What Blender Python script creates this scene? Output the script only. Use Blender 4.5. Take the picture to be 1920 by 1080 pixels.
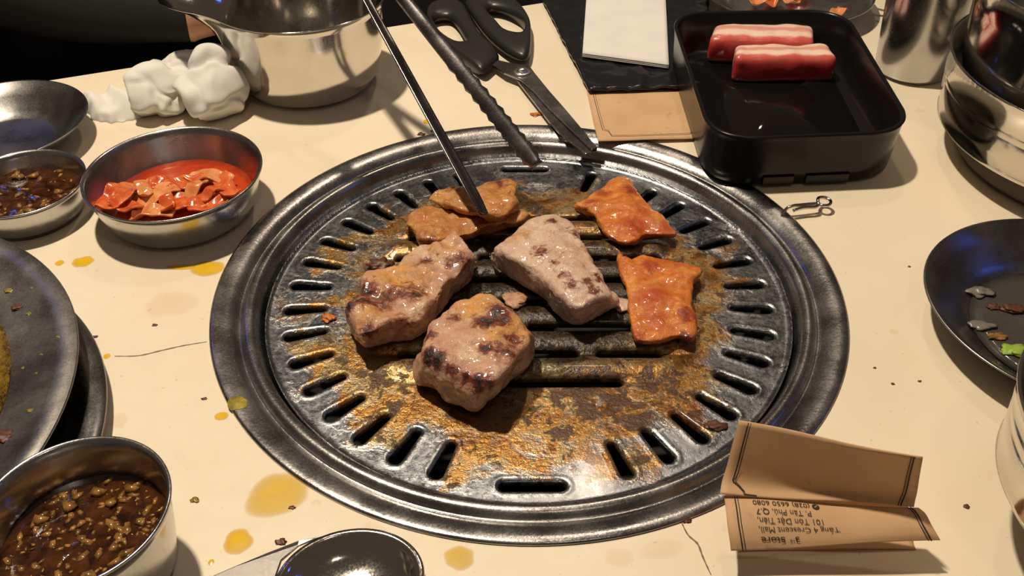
import bpy, bmesh, math, random
import numpy as np
from mathutils import Vector, Matrix, noise

# ------------------------------------------------------------------ clear
for o in list(bpy.data.objects):
    bpy.data.objects.remove(o, do_unlink=True)
scene = bpy.context.scene
COL = scene.collection
random.seed(7)

# ------------------------------------------------------------------ camera
# world: origin = middle of the grill on the table top (z = 0), x right, y away, metres
FPX = 1773.0
PITCH = math.radians(39.79)
ROLL = -0.0027
_fw = np.array([0, math.cos(PITCH), -math.sin(PITCH)])
_r0 = np.array([1.0, 0, 0]); _u0 = np.cross(_r0, _fw)
CAM = -0.5619 * _fw + np.array([-0.0096, -0.0043, 0])
_rt = math.cos(ROLL) * _r0 + math.sin(ROLL) * _u0
_up = -math.sin(ROLL) * _r0 + math.cos(ROLL) * _u0
cd = bpy.data.cameras.new('camera'); cam = bpy.data.objects.new('camera', cd); COL.objects.link(cam)
cd.sensor_fit = 'HORIZONTAL'; cd.sensor_width = 36.0; cd.lens = FPX / 1920 * 36.0
cd.clip_start = 0.01; cd.clip_end = 50
M = Matrix([[_rt[0], _up[0], -_fw[0], CAM[0]], [_rt[1], _up[1], -_fw[1], CAM[1]], [_rt[2], _up[2], -_fw[2], CAM[2]], [0, 0, 0, 1]])
cam.matrix_world = M
scene.camera = cam

def at(px, py, z=0.0):
    """point of the place that the photograph shows at (px, py), known to lie at height z"""
    d = _fw + (px - 960) / FPX * _rt - (py - 540) / FPX * _up
    t = (z - CAM[2]) / d[2]
    return CAM + d * t

# ------------------------------------------------------------------ light
scene.view_settings.view_transform = 'Standard'
scene.view_settings.look = 'None'
scene.view_settings.exposure = 0.0
scene.view_settings.gamma = 1.0
scene.view_settings.use_curve_mapping = False
w = bpy.data.worlds.new('room_air'); scene.world = w; w.use_nodes = True
w.node_tree.nodes['Background'].inputs[0].default_value = (1.0, 0.74, 0.55, 1)
w.node_tree.nodes['Background'].inputs[1].default_value = 0.075

def area(name, loc, target, size, energy, col, shape='DISK', size_y=None, spread=180):
    l = bpy.data.lights.new(name, 'AREA'); l.shape = shape; l.size = size
    if size_y: l.size_y = size_y
    l.energy = energy; l.color = col; l.spread = math.radians(spread)
    o = bpy.data.objects.new(name, l); COL.objects.link(o); o.location = loc
    o.rotation_euler = (Vector(target) - Vector(loc)).to_track_quat('-Z', 'Y').to_euler()
    return o
area('ceiling_downlight', (-0.36, 0.26, 1.45), (0, 0.02, 0), 0.075, 25, (1.0, 0.845, 0.635))
area('ceiling_downlight', (0.20, 1.05, 1.55), (0, 0, 0), 0.09, 3.2, (1.0, 0.80, 0.60))
area('ceiling_downlight', (0.25, -0.75, 1.6), (0, 0, 0), 0.08, 1.2, (1.0, 0.80, 0.60))
area('neon_strip', (-1.5, 1.6, 1.25), (0, 0, 0), 0.05, 0.8, (0.05, 0.16, 1.0), 'RECTANGLE', 0.35)
area('neon_strip', (1.7, 0.1, 1.3), (0, 0, 0), 0.05, 0.7, (0.05, 0.16, 1.0), 'RECTANGLE', 0.35)

# ------------------------------------------------------------------ helpers
def tag(o, label=None, cat=None, group=None, kind=None):
    if label: o['label'] = label
    if cat: o['category'] = cat
    if group: o['group'] = group
    if kind: o['kind'] = kind
    return o

def thing(name, loc, label, cat, group=None):
    o = bpy.data.objects.new(name, None); COL.objects.link(o); o.location = loc
    o.empty_display_size = 0.02; o['org'] = list(map(float, loc))
    return tag(o, label, cat, group)

def root_org(o):
    while o.parent: o = o.parent
    return np.array(o['org']) if 'org' in o else np.array(o.location)

def build(name, V, F, mat, parent=None, org=None, smooth=True, bevel=0, attrs=None, sub=0):
    """V in world coordinates"""
    V = np.asarray(V, float)
    if parent is not None: base = root_org(parent)
    elif org is not None: base = np.array(org, float)
    else:
        mn, mx = V.min(0), V.max(0); base = np.array([(mn[0] + mx[0]) / 2, (mn[1] + mx[1]) / 2, mn[2]])
    me = bpy.data.meshes.new(name)
    me.from_pydata((V - base).tolist(), [], [list(map(int, f)) for f in F])
    me.validate(); me.update()
    if attrs:
        for k, a in attrs.items():
            at_ = me.attributes.new(k, 'FLOAT', 'POINT'); at_.data.foreach_set('value', np.asarray(a, np.float32))
    bm = bmesh.new(); bm.from_mesh(me); bmesh.ops.recalc_face_normals(bm, faces=bm.faces); bm.to_mesh(me); bm.free()
    for p in me.polygons: p.use_smooth = smooth
    o = bpy.data.objects.new(name, me); COL.objects.link(o)
    if mat: me.materials.append(mat)
    if parent is not None: o.parent = parent
    else: o.location = base; o['org'] = base.tolist()
    if bevel:
        b = o.modifiers.new('bevel', 'BEVEL'); b.width = bevel; b.segments = 2; b.limit_method = 'ANGLE'
    if sub:
        s = o.modifiers.new('sub', 'SUBSURF'); s.levels = sub; s.render_levels = sub
    return o

def lathe(profile, c=(0, 0), n=96, rfun=None, zfun=None, closed=False, caps=True):
    """profile: list of (r, z); returns V, F around vertical axis at c"""
    V = []; F = []
    m = len(profile)
    for i in range(n):
        a = 2 * math.pi * i / n
        for (r, z) in profile:
            rr = r if rfun is None else rfun(a, r, z)
            zz = z if zfun is None else zfun(a, r, z)
            V.append((c[0] + rr * math.cos(a), c[1] + rr * math.sin(a), zz))
    for i in range(n):
        j = (i + 1) % n
        for k in range(m if closed else m - 1):
            k2 = (k + 1) % m
            F.append((i * m + k, j * m + k, j * m + k2, i * m + k2))
    if caps and not closed:
        if profile[0][0] > 1e-6: F.append([i * m for i in range(n)])
        if profile[-1][0] > 1e-6: F.append([i * m + m - 1 for i in range(n)])
    return V, F

def smooth_profile(pts, it=2):
    p = [tuple(q) for q in pts]
    for _ in range(it):
        out = [p[0]]
        for a, b in zip(p[:-1], p[1:]):
            out.append(tuple(.75 * x + .25 * y for x, y in zip(a, b))); out.append(tuple(.25 * x + .75 * y for x, y in zip(a, b)))
        out.append(p[-1]); p = out
    return p

def closed_spline(pts, n):
    """closed Catmull-Rom through pts, n samples uniform in index"""
    P = np.asarray(pts, float); m = len(P); out = []
    for i in range(n):
        t = i / n * m; k = int(t); u = t - k
        p0, p1, p2, p3 = P[(k - 1) % m], P[k % m], P[(k + 1) % m], P[(k + 2) % m]
        out.append(.5 * ((2 * p1) + (-p0 + p2) * u + (2 * p0 - 5 * p1 + 4 * p2 - p3) * u * u + (-p0 + 3 * p1 - 3 * p2 + p3) * u ** 3))
    return np.array(out)

def open_spline(pts, n):
    P = np.asarray(pts, float); m = len(P); out = []
    for i in range(n):
        t = i / (n - 1) * (m - 1); k = min(int(t), m - 2); u = t - k
        p1, p2 = P[k], P[k + 1]; p0 = P[k - 1] if k > 0 else 2 * p1 - p2; p3 = P[k + 2] if k + 2 < m else 2 * p2 - p1
        out.append(.5 * ((2 * p1) + (-p0 + p2) * u + (2 * p0 - 5 * p1 + 4 * p2 - p3) * u * u + (-p0 + 3 * p1 - 3 * p2 + p3) * u ** 3))
    return np.array(out)

def tube(path, rad, n=10, flat=1.0):
    P = np.asarray(path, float); V = []; F = []; m = len(P)
    up = np.array([0, 0, 1.0])
    for i in range(m):
        t = P[min(i + 1, m - 1)] - P[max(i - 1, 0)]; t /= np.linalg.norm(t) + 1e-12
        s = np.cross(t, up)
        if np.linalg.norm(s) < 1e-3: s = np.cross(t, [0, 1.0, 0])
        s /= np.linalg.norm(s); b = np.cross(s, t)
        r = rad[i] if hasattr(rad, '__len__') else rad
        for k in range(n):
            a = 2 * math.pi * k / n
            V.append(P[i] + r * (math.cos(a) * s + flat * math.sin(a) * b))
    for i in range(m - 1):
        for k in range(n):
            F.append((i * n + k, i * n + (k + 1) % n, (i + 1) * n + (k + 1) % n, (i + 1) * n + k))
    F.append(list(range(n))); F.append([(m - 1) * n + k for k in range(n)])
    return V, F

def prism(outline, z0, z1):
    """outline: list of (x, y)"""
    n = len(outline)
    V = [(x, y, z0) for x, y in outline] + [(x, y, z1) for x, y in outline]
    F = [list(range(n))[::-1], list(range(n, 2 * n))] + [(i, (i + 1) % n, n + (i + 1) % n, n + i) for i in range(n)]
    return V, F

def join(*parts):
    V = []; F = []
    for v, f in parts:
        b = len(V); V += [tuple(q) for q in v]; F += [[i + b for i in q] for q in f]
    return V, F

def fbm(p, s, o=4, seed=0.0):
    return noise.fractal(Vector((p[0] * s + seed, p[1] * s + seed * 1.7, p[2] * s - seed)), 1.0, 2.0, o)

# ------------------------------------------------------------------ materials
def new_mat(name):
    m = bpy.data.materials.new(name); m.use_nodes = True
    nt = m.node_tree; b = nt.nodes['Principled BSDF']
    return m, nt, b
def N(nt, t, **kw):
    n = nt.nodes.new(t)
    for k, v in kw.items():
        if k in n.inputs: n.inputs[k].default_value = v
        else: setattr(n, k, v)
    return n
def coord(nt): return nt.nodes.new('ShaderNodeTexCoord').outputs['Object']
def noise_n(nt, scale, detail=4, rough=.55, co=None, dist=0.0):
    n = N(nt, 'ShaderNodeTexNoise'); n.inputs['Scale'].default_value = scale; n.inputs['Detail'].default_value = detail
    n.inputs['Roughness'].default_value = rough; n.inputs['Distortion'].default_value = dist
    nt.links.new(co if co is not None else coord(nt), n.inputs['Vector'])
    return n.outputs['Fac']
def ramp(nt, fac, stops):
    r = N(nt, 'ShaderNodeValToRGB'); e = r.color_ramp.elements
    while len(e) < len(stops): e.new(0.5)
    for el, (p, c) in zip(e, stops):
        el.position = p; el.color = (*c, 1) if len(c) == 3 else c
    nt.links.new(fac, r.inputs[0]); return r.outputs['Color']
def rampf(nt, fac, a, b, va=0.0, vb=1.0):
    r = N(nt, 'ShaderNodeMapRange'); r.inputs[1].default_value = a; r.inputs[2].default_value = b; r.inputs[3].default_value = va; r.inputs[4].default_value = vb
    nt.links.new(fac, r.inputs[0]); return r.outputs[0]
def mixc(nt, fac, a, b, mode='MIX'):
    m = N(nt, 'ShaderNodeMix'); m.data_type = 'RGBA'; m.blend_type = mode
    if isinstance(fac, (int, float)): m.inputs[0].default_value = fac
    else: nt.links.new(fac, m.inputs[0])
    for s, v in ((6, a), (7, b)):
        if isinstance(v, tuple): m.inputs[s].default_value = (*v, 1)
        else: nt.links.new(v, m.inputs[s])
    return m.outputs[2]
def math_n(nt, op, a, b=None):
    m = N(nt, 'ShaderNodeMath'); m.operation = op
    for i, v in enumerate((a, b)):
        if v is None: continue
        if isinstance(v, (int, float)): m.inputs[i].default_value = v
        else: nt.links.new(v, m.inputs[i])
    return m.outputs[0]
def bump(nt, bsdf, h, strength=.3, dist=.001):
    b = N(nt, 'ShaderNodeBump'); b.inputs['Strength'].default_value = strength; b.inputs['Distance'].default_value = dist
    nt.links.new(h, b.inputs['Height']); nt.links.new(b.outputs[0], bsdf.inputs['Normal'])
def setp(b, **kw):
    for k, v in kw.items():
        k = k.replace('_', ' ')
        b.inputs[k].default_value = (*v, 1) if isinstance(v, tuple) and len(v) == 3 and 'Radius' not in k else v
def plain(name, col, rough=.5, metal=0.0, var=.06, scale=40, bmp=0.0, bscale=200, **kw):
    m, nt, b = new_mat(name); setp(b, Roughness=rough, Metallic=metal, **kw)
    f = noise_n(nt, scale)
    lo = tuple(max(0, c * (1 - var * 2)) for c in col); hi = tuple(min(1, c * (1 + var * 2)) for c in col)
    nt.links.new(ramp(nt, f, [(.3, lo), (.7, hi)]), b.inputs['Base Color'])
    if bmp: bump(nt, b, noise_n(nt, bscale), bmp)
    return m

def steel(name, col=(.58, .57, .55), r0=.14, r1=.28, smear=.15, bmp=.04, bscale=90):
    m, nt, b = new_mat(name); setp(b, Metallic=1.0)
    f = noise_n(nt, 35, 5); g = noise_n(nt, 900, 2)
    dark = tuple(c * (1 - smear) for c in col)
    nt.links.new(ramp(nt, f, [(.35, dark), (.65, col)]), b.inputs['Base Color'])
    rr = math_n(nt, 'ADD', rampf(nt, f, .3, .7, r0, r1), rampf(nt, g, .3, .7, -.04, .04))
    nt.links.new(rr, b.inputs['Roughness'])
    bump(nt, b, math_n(nt, 'ADD', noise_n(nt, bscale, 3), math_n(nt, 'MULTIPLY', g, .25)), bmp)
    return m
S_POL = steel('steel_polished', (.66, .63, .58), .08, .16, .08, .03, 40)
S_BOWL = steel('steel_bowl', (.55, .54, .53), .16, .27, .15)
S_DARK = steel('steel_dark_plate', (.30, .29, .29), .24, .36, .25)
S_PLATE = steel('steel_scuffed_plate', (.30, .285, .27), .32, .46, .3)
S_RING = steel('steel_ring', (.42, .41, .41), .20, .34, .35, .10, 500)
S_BLADE = steel('steel_blade', (.42, .41, .40), .2, .34, .25)
S_HAND = steel('steel_spoon_handle', (.30, .29, .28), .30, .38, .15, .0)
S_SCREW = steel('steel_screw', (.75, .73, .70), .26, .34, .1, .0)
S_TONG = steel('steel_tongs', (.30, .28, .29), .18, .32, .4)

# table laminate
def table_mat():
    m, nt, b = new_mat('cream_laminate'); co = coord(nt)
    f = noise_n(nt, 5, 3, co=co); g = noise_n(nt, 60, 5, co=co)
    base = ramp(nt, f, [(.3, (.72, .625, .48)), (.7, (.79, .71, .57))])
    haze = ramp(nt, noise_n(nt, 14, 4, .6, co, .6), [(.60, (0, 0, 0)), (.78, (1, 1, 1))])
    base = mixc(nt, math_n(nt, 'MULTIPLY', haze, .16), base, (.62, .45, .24))
    speck = ramp(nt, noise_n(nt, 330, 1, .3, co), [(.79, (0, 0, 0)), (.81, (1, 1, 1))])
    base = mixc(nt, math_n(nt, 'MULTIPLY', speck, .35), base, (.45, .30, .16))
    nt.links.new(base, b.inputs['Base Color'])
    nt.links.new(rampf(nt, g, .3, .7, .26, .42), b.inputs['Roughness'])
    b.inputs['Specular IOR Level'].default_value = .4
    bump(nt, b, noise_n(nt, 260, 2, co=co), .03)
    return m
M_TABLE = table_mat()
M_EDGE = plain('table_edge_band', (.10, .08, .07), .5)
M_FLOOR = plain('dark_floor', (.012, .011, .012), .6, scale=6)
M_CLOTH = plain('black_cloth', (.007, .007, .010), .85, scale=120, bmp=.3, bscale=900)
M_SKIN = plain('skin', (.50, .27, .18), .5, scale=30, var=.08)
M_BLACKPL = plain('black_melamine', (.007, .0065, .007), .26, scale=20, bmp=.02, bscale=120, Specular_IOR_Level=.28)
M_SCPL = plain('black_handle_plastic', (.018, .018, .018), .36, bmp=.05, bscale=500)
M_PAPER = plain('white_tissue', (.68, .66, .64), .9, var=.02, bmp=.06, bscale=500)
M_FILM = plain('black_film', (.010, .011, .014), .22, bmp=.25, bscale=60)
M_INK = plain('black_ink', (.025, .018, .015), .8)
M_CRACK = plain('crack_dirt', (.20, .15, .11), .9)
M_PIT = plain('soot', (.006, .005, .005), .8)
M_WOOD = plain('bench_vinyl', (.014, .011, .010), .5)

def kraft():
    m, nt, b = new_mat('kraft_paper'); co = coord(nt)
    f = noise_n(nt, 30, 4, co=co); s = noise_n(nt, 110, 3, .5, co)
    c = ramp(nt, f, [(.3, (.50, .31, .17)), (.7, (.59, .38, .215))])
    sp = ramp(nt, s, [(.66, (0, 0, 0)), (.74, (1, 1, 1))])
    c = mixc(nt, math_n(nt, 'MULTIPLY', sp, .35), c, (.27, .14, .07))
    nt.links.new(c, b.inputs['Base Color']); setp(b, Roughness=.8)
    bump(nt, b, noise_n(nt, 500, 3, co=co), .08)
    return m
M_KRAFT = kraft()

def grate_mat():
    m, nt, b = new_mat('burnt_grate_steel'); co = coord(nt)
    sep = N(nt, 'ShaderNodeSeparateXYZ'); nt.links.new(co, sep.inputs[0])
    x, y = sep.outputs[0], sep.outputs[1]
    def dist(cx, cy, kx=1.0, ky=1.0):
        dx = math_n(nt, 'MULTIPLY', math_n(nt, 'SUBTRACT', x, cx), kx); dy = math_n(nt, 'MULTIPLY', math_n(nt, 'SUBTRACT', y, cy), ky)
        return math_n(nt, 'SQRT', math_n(nt, 'ADD', math_n(nt, 'MULTIPLY', dx, dx), math_n(nt, 'MULTIPLY', dy, dy)))
    r = dist(0, 0)
    n1 = noise_n(nt, 22, 7, .66, co, .6); n2 = noise_n(nt, 70, 7, .70, co, 1.0); n3 = noise_n(nt, 420, 4, .65, co); n4 = noise_n(nt, 13, 4, .6, co, .5); n5 = noise_n(nt, 38, 6, .7, co, 1.2)
    steelc = ramp(nt, n2, [(.34, (.15, .165, .19)), (.66, (.38, .39, .41))])
    pat = ramp(nt, n5, [(.30, (.05, .020, .007)), (.40, (.17, .072, .018)), (.48, (.36, .18, .045)), (.56, (.26, .20, .10)), (.62, (.44, .28, .10)), (.70, (.30, .27, .20))])
    pr = math_n(nt, 'ADD', r, rampf(nt, n1, .25, .75, -.050, .050))
    # reaches further out at the front, less at the back
    pr = math_n(nt, 'ADD', pr, rampf(nt, y, -.15, .15, -.008, .012))
    pm = rampf(nt, pr, .136, .120)
    pm = math_n(nt, 'MULTIPLY', pm, rampf(nt, n2, .30, .46, .45, 1.0))
    c = mixc(nt, pm, steelc, pat)
    # scraped bare metal streaks
    scr = ramp(nt, noise_n(nt, 55, 4, .6, co, 2.2), [(.58, (0, 0, 0)), (.66, (1, 1, 1))])
    scr = math_n(nt, 'MULTIPLY', scr, rampf(nt, n4, .45, .60, 0, .75))
    c = mixc(nt, scr, c, (.46, .44, .38))
    # burnt crust
    cv = math_n(nt, 'ADD', n5, math_n(nt, 'MULTIPLY', math_n(nt, 'SUBTRACT', n2, .5), .8))
    hot = rampf(nt, math_n(nt, 'ADD', dist(.058, -.088, .8, 1.2), rampf(nt, n1, .25, .75, -.02, .02)), .042, .018, 0, .10)
    cm = ramp(nt, math_n(nt, 'ADD', cv, hot), [(.565, (0, 0, 0)), (.635, (1, 1, 1))])
    cm = math_n(nt, 'MULTIPLY', cm, rampf(nt, pr, .145, .120))
    c = mixc(nt, math_n(nt, 'MULTIPLY', cm, .9), c, (.042, .010, .004))
    # soot in the middle
    sm = rampf(nt, math_n(nt, 'ADD', dist(.004, -.002, .92, 1.12), rampf(nt, n5, .25, .75, -.036, .036)), .088, .064)
    sm = math_n(nt, 'MULTIPLY', sm, rampf(nt, n3, .34, .66, 1.0, .80))
    c = mixc(nt, sm, c, (.008, .006, .005))
    nt.links.new(c, b.inputs['Base Color'])
    met = math_n(nt, 'MULTIPLY', rampf(nt, pm, 0, 1, 1.0, .72), rampf(nt, sm, 0, 1, 1.0, .15))
    nt.links.new(math_n(nt, 'MULTIPLY', met, rampf(nt, cm, 0, 1, 1.0, .2)), b.inputs['Metallic'])
    nt.links.new(rampf(nt, n3, .3, .7, .20, .40), b.inputs['Roughness'])
    hb = math_n(nt, 'ADD', math_n(nt, 'MULTIPLY', n3, math_n(nt, 'ADD', math_n(nt, 'MULTIPLY', pm, .8), .30)), math_n(nt, 'ADD', math_n(nt, 'MULTIPLY', cm, .7), math_n(nt, 'MULTIPLY', n2, .22)))
    bump(nt, b, hb, .50, .0010)
    b.inputs['Coat Weight'].default_value = .12; b.inputs['Coat Roughness'].default_value = .10
    return m
M_GRATE = grate_mat()

def attr(nt, name):
    a = N(nt, 'ShaderNodeAttribute'); a.attribute_name = name; return a.outputs['Fac']

def meat_mat(name, flesh_lo, flesh_hi, brown, sss=.12, fat=None, rough=(.16, .42)):
    m, nt, b = new_mat(name); co = coord(nt)
    n0 = noise_n(nt, 24, 3, .5, co, .3); n1 = noise_n(nt, 75, 6, .68, co, .8); n2 = noise_n(nt, 210, 6, .70, co, .8); n3 = noise_n(nt, 900, 3, .6, co); n4 = noise_n(nt, 45, 5, .6, co, 1.5)
    c = ramp(nt, n1, [(.30, flesh_lo), (.68, flesh_hi)])
    if fat: c = mixc(nt, rampf(nt, n4, .50, .62, 0, .7), c, fat)
    gold = ramp(nt, n2, [(.35, brown), (.7, tuple(min(1, q * 1.6) for q in brown))])
    bm_ = math_n(nt, 'ADD', attr(nt, 'brown'), math_n(nt, 'ADD', rampf(nt, n2, .3, .7, -.30, .30), rampf(nt, n0, .3, .7, -.22, .22)))
    c = mixc(nt, rampf(nt, bm_, .22, .85), c, gold)
    ch = math_n(nt, 'ADD', attr(nt, 'char'), math_n(nt, 'ADD', rampf(nt, n2, .28, .72, -.42, .42), rampf(nt, n1, .3, .7, -.16, .16)))
    c = mixc(nt, rampf(nt, ch, .22, .56), c, (.17, .032, .012))
    c = mixc(nt, rampf(nt, ch, .58, .92), c, (.013, .006, .004))
    nt.links.new(c, b.inputs['Base Color'])
    nt.links.new(rampf(nt, n2, .3, .7, *rough), b.inputs['Roughness'])
    setp(b, Subsurface_Weight=sss, Subsurface_Scale=.004, Coat_Weight=.45, Coat_Roughness=.07)
    b.inputs['Subsurface Radius'].default_value = (1.0, .4, .2)
    bump(nt, b, math_n(nt, 'ADD', math_n(nt, 'ADD', n2, math_n(nt, 'MULTIPLY', n3, .45)), math_n(nt, 'MULTIPLY', n1, .8)), .80, .0010)
    return m
M_PORK = meat_mat('grilled_pork', (.42, .19, .13), (.62, .39, .27), (.46, .22, .05), fat=(.64, .46, .30))
M_PALE = meat_mat('pale_grilled_pork', (.52, .33, .25), (.68, .50, .40), (.38, .20, .08), fat=(.66, .52, .42))
M_MARIN = meat_mat('marinated_pork', (.44, .095, .010), (.66, .22, .028), (.32, .045, .007), fat=(.72, .32, .07))
M_MARIN2 = meat_mat('cooked_marinated_pork', (.36, .12, .022), (.56, .27, .075), (.34, .10, .016), fat=(.60, .34, .13))

def raw_mat():
    m, nt, b = new_mat('raw_pork_belly'); co = coord(nt)
    sv = attr(nt, 'band')
    n1 = noise_n(nt, 60, 4, .6, co, .3); n2 = noise_n(nt, 300, 3, .5, co)
    s = math_n(nt, 'ADD', sv, rampf(nt, n1, .3, .7, -.03, .03))
    c = ramp(nt, s, [(.0, (.80, .58, .48)), (.14, (.80, .57, .47)), (.18, (.66, .31, .24)), (.25, (.68, .34, .27)), (.30, (.82, .61, .51)), (.40, (.82, .60, .50)), (.46, (.58, .12, .10)), (.62, (.48, .04, .04)), (.86, (.42, .025, .028)), (1.0, (.58, .18, .15))])
    nt.links.new(c, b.inputs['Base Color'])
    setp(b, Roughness=.32, Subsurface_Weight=.08, Subsurface_Scale=.002, Coat_Weight=.3, Coat_Roughness=.15)
    bump(nt, b, math_n(nt, 'ADD', n1, math_n(nt, 'MULTIPLY', n2, .4)), .3, .001)
    return m
M_RAW = raw_mat()

def sauce_mat(name, lo, hi, rough=.08, sc=160, bmp=.35):
    m, nt, b = new_mat(name); co = coord(nt)
    f = noise_n(nt, sc, 5, .6, co, .5)
    nt.links.new(ramp(nt, f, [(.35, lo), (.70, hi)]), b.inputs['Base Color'])
    setp(b, Roughness=rough, Coat_Weight=.5, Coat_Roughness=.04)
    bump(nt, b, noise_n(nt, sc * 1.3, 3, .5, co), bmp, .001)
    return m
M_SOY = sauce_mat('garlic_soy_sauce', (.014, .005, .002), (.085, .028, .007), .06)
M_KLIQ = sauce_mat('kimchi_juice', (.38, .028, .006), (.54, .065, .010), .08, 60, .1)
M_CURRY = sauce_mat('yellow_sauce', (.24, .12, .008), (.44, .27, .02), .15, 200, .4)
M_GARLIC = plain('minced_garlic', (.23, .115, .03), .15, var=.35, scale=250)
M_KIM = sauce_mat('kimchi_leaf', (.50, .055, .012), (.74, .22, .06), .18, 90, .4)
M_KIM2 = sauce_mat('kimchi_stem', (.60, .16, .04), (.80, .42, .18), .18, 60, .3)
M_GREEN = plain('lettuce_green', (.25, .38, .05), .4)
M_ONION = plain('wet_onion', (.17, .15, .13), .2)
M_FILMJ = plain('greasy_film', (.055, .050, .045), .16, bmp=.3, bscale=150)
M_OLIVE = plain('olive_grease', (.26, .21, .03), .3, scale=200, var=.3)
def stain_mat(name, col, a0):
    m, nt, b = new_mat(name); co = coord(nt)
    f = noise_n(nt, 90, 3, .5, co)
    nt.links.new(ramp(nt, f, [(.3, tuple(q * .9 for q in col)), (.7, col)]), b.inputs['Base Color'])
    al = math_n(nt, 'MULTIPLY', attr(nt, 'edge'), rampf(nt, f, .2, .8, a0 * .8, a0))
    nt.links.new(al, b.inputs['Alpha']); setp(b, Roughness=.25)
    return m
M_STAIN = stain_mat('yellow_oil', (.82, .50, .008), .96)
M_STAINF = stain_mat('faint_yellow_oil', (.82, .54, .06), .8)
M_STAINP = stain_mat('peach_smear', (.80, .52, .26), .13)
def water_mat():
    m, nt, b = new_mat('meat_juice'); setp(b, Base_Color=(.007, .006, .006), Roughness=.08, Specular_IOR_Level=.35)
    bump(nt, b, noise_n(nt, 60, 3), .15); return m
M_JUICE = water_mat()
M_CRUMB = plain('burnt_crumb', (.09, .03, .012), .5)

# ================================================================== THE SETTING
fl = build('floor', [(-3, -3, -.75), (3, -3, -.75), (3, 3, -.75), (-3, 3, -.75), (-3, -3, -.8), (3, -3, -.8), (3, 3, -.8), (-3, 3, -.8)],
           [(0, 1, 2, 3), (7, 6, 5, 4), (0, 4, 5, 1), (1, 5, 6, 2), (2, 6, 7, 3), (3, 7, 4, 0)], M_FLOOR, smooth=False)
tag(fl, kind='structure')

# ------------------------------------------------------------------ table with a round opening
eA = at(90, 150)[:2]; eB = at(1013, 5)[:2]
ed = (eB - eA) / np.linalg.norm(eB - eA); en = np.array([ed[1], -ed[0]])      # en points towards the camera
mid = eA + ed * np.dot(np.array([0, 0]) - eA, ed)
c_bl = mid - ed * .62; c_br = mid + ed * .82; c_fl = c_bl + en * .86; c_fr = c_br + en * .86
table = thing('restaurant_table', (0, 0, -.75), 'cream laminate restaurant table with the round grill set into it', 'table')
def table_top():
    corners = [c_fl, c_fr, c_br, c_bl]; n = 128; rh = .181
    inner = [(rh * math.cos(2 * math.pi * i / n), rh * math.sin(2 * math.pi * i / n)) for i in range(n)]
    outer = []
    for x, y in inner:        # ray to the rectangle border
        d = np.array([x, y]) / rh; best = 9
        for a, b in zip(corners, corners[1:] + corners[:1]):
            e = b - a; den = d[0] * e[1] - d[1] * e[0]
            if abs(den) < 1e-9: continue
            t = (a[0] * e[1] - a[1] * e[0]) / den; u = (a[0] * d[1] - a[1] * d[0]) / den
            if t > 0 and -1e-6 <= u <= 1 + 1e-6: best = min(best, t)
        outer.append(tuple(d * best))
    for cpt in corners:       # snap nearest sample to the corner
        k = min(range(n), key=lambda i: (outer[i][0] - cpt[0]) ** 2 + (outer[i][1] - cpt[1]) ** 2); outer[k] = tuple(cpt)
    V = [(x, y, 0) for x, y in inner] + [(x, y, 0) for x, y in outer] + [(x, y, -.03) for x, y in inner] + [(x, y, -.03) for x, y in outer]
    F = []
    for i in range(n):
        j = (i + 1) % n
        F += [(i, n + i, n + j, j), (2 * n + i, 2 * n + j, 3 * n + j, 3 * n + i), (i, j, 2 * n + j, 2 * n + i), (n + i, 3 * n + i, 3 * n + j, n + j)]
    return V, F
top = build('tabletop', *table_top(), M_TABLE, table, smooth=False, bevel=.0015)
for cpt in (c_fl, c_fr, c_br, c_bl):
    q = cpt * .88
    V, F = prism([(q[0] - .025, q[1] - .025), (q[0] + .025, q[1] - .025), (q[0] + .025, q[1] + .025), (q[0] - .025, q[1] + .025)], -.75, -.03)
    build('leg', V, F, M_EDGE, table, smooth=False, bevel=.004)
# bench across the table
bc = (c_bl + c_br) / 2 - en * .34
def obox(c, a, hw, hd, z0, z1):
    b = np.array([a[1], -a[0]])
    return prism([tuple(c - a * hw - b * hd), tuple(c + a * hw - b * hd), tuple(c + a * hw + b * hd), tuple(c - a * hw + b * hd)], z0, z1)
bench = thing('bench', (bc[0], bc[1], -.75), 'dark bench beyond the far edge of the table', 'bench')
V, F = obox(bc, ed, .8, .22, -.50, -.375); build('seat', V, F, M_WOOD, bench, smooth=False, bevel=.02)
V, F = obox(bc, ed, .76, .19, -.75, -.50); build('base', V, F, M_EDGE, bench, smooth=False)

def strip(pts, wd, z, th=.00012):
    P = np.array([at(*p)[:2] for p in pts]); P = open_spline(P, 4 * len(P)); V = []; F = []
    m = len(P)
    for i in range(m):
        t = P[min(i + 1, m - 1)] - P[max(i - 1, 0)]; t /= np.linalg.norm(t); s = np.array([-t[1], t[0]])
        ww = wd * (.5 + .5 * math.sin(math.pi * (i + .5) / m)) * (1 + .3 * math.sin(i * 2.3))
        V += [(*(P[i] - s * ww), z), (*(P[i] + s * ww), z), (*P[i], z + th)]
    for i in range(m - 1):
        a = 3 * i; F += [(a, a + 3, a + 5, a + 2), (a + 2, a + 5, a + 4, a + 1)]
    return V, F
for pts in ([(215, 668), (260, 667), (300, 658), (345, 648), (388, 641)], [(1278, 980), (1290, 1003), (1308, 1020), (1318, 1045), (1333, 1078)]):
    tag(build('crack', *strip(pts, .00045, .0001), M_CRACK, table), 'thin dark hairline crack in the laminate')

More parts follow.
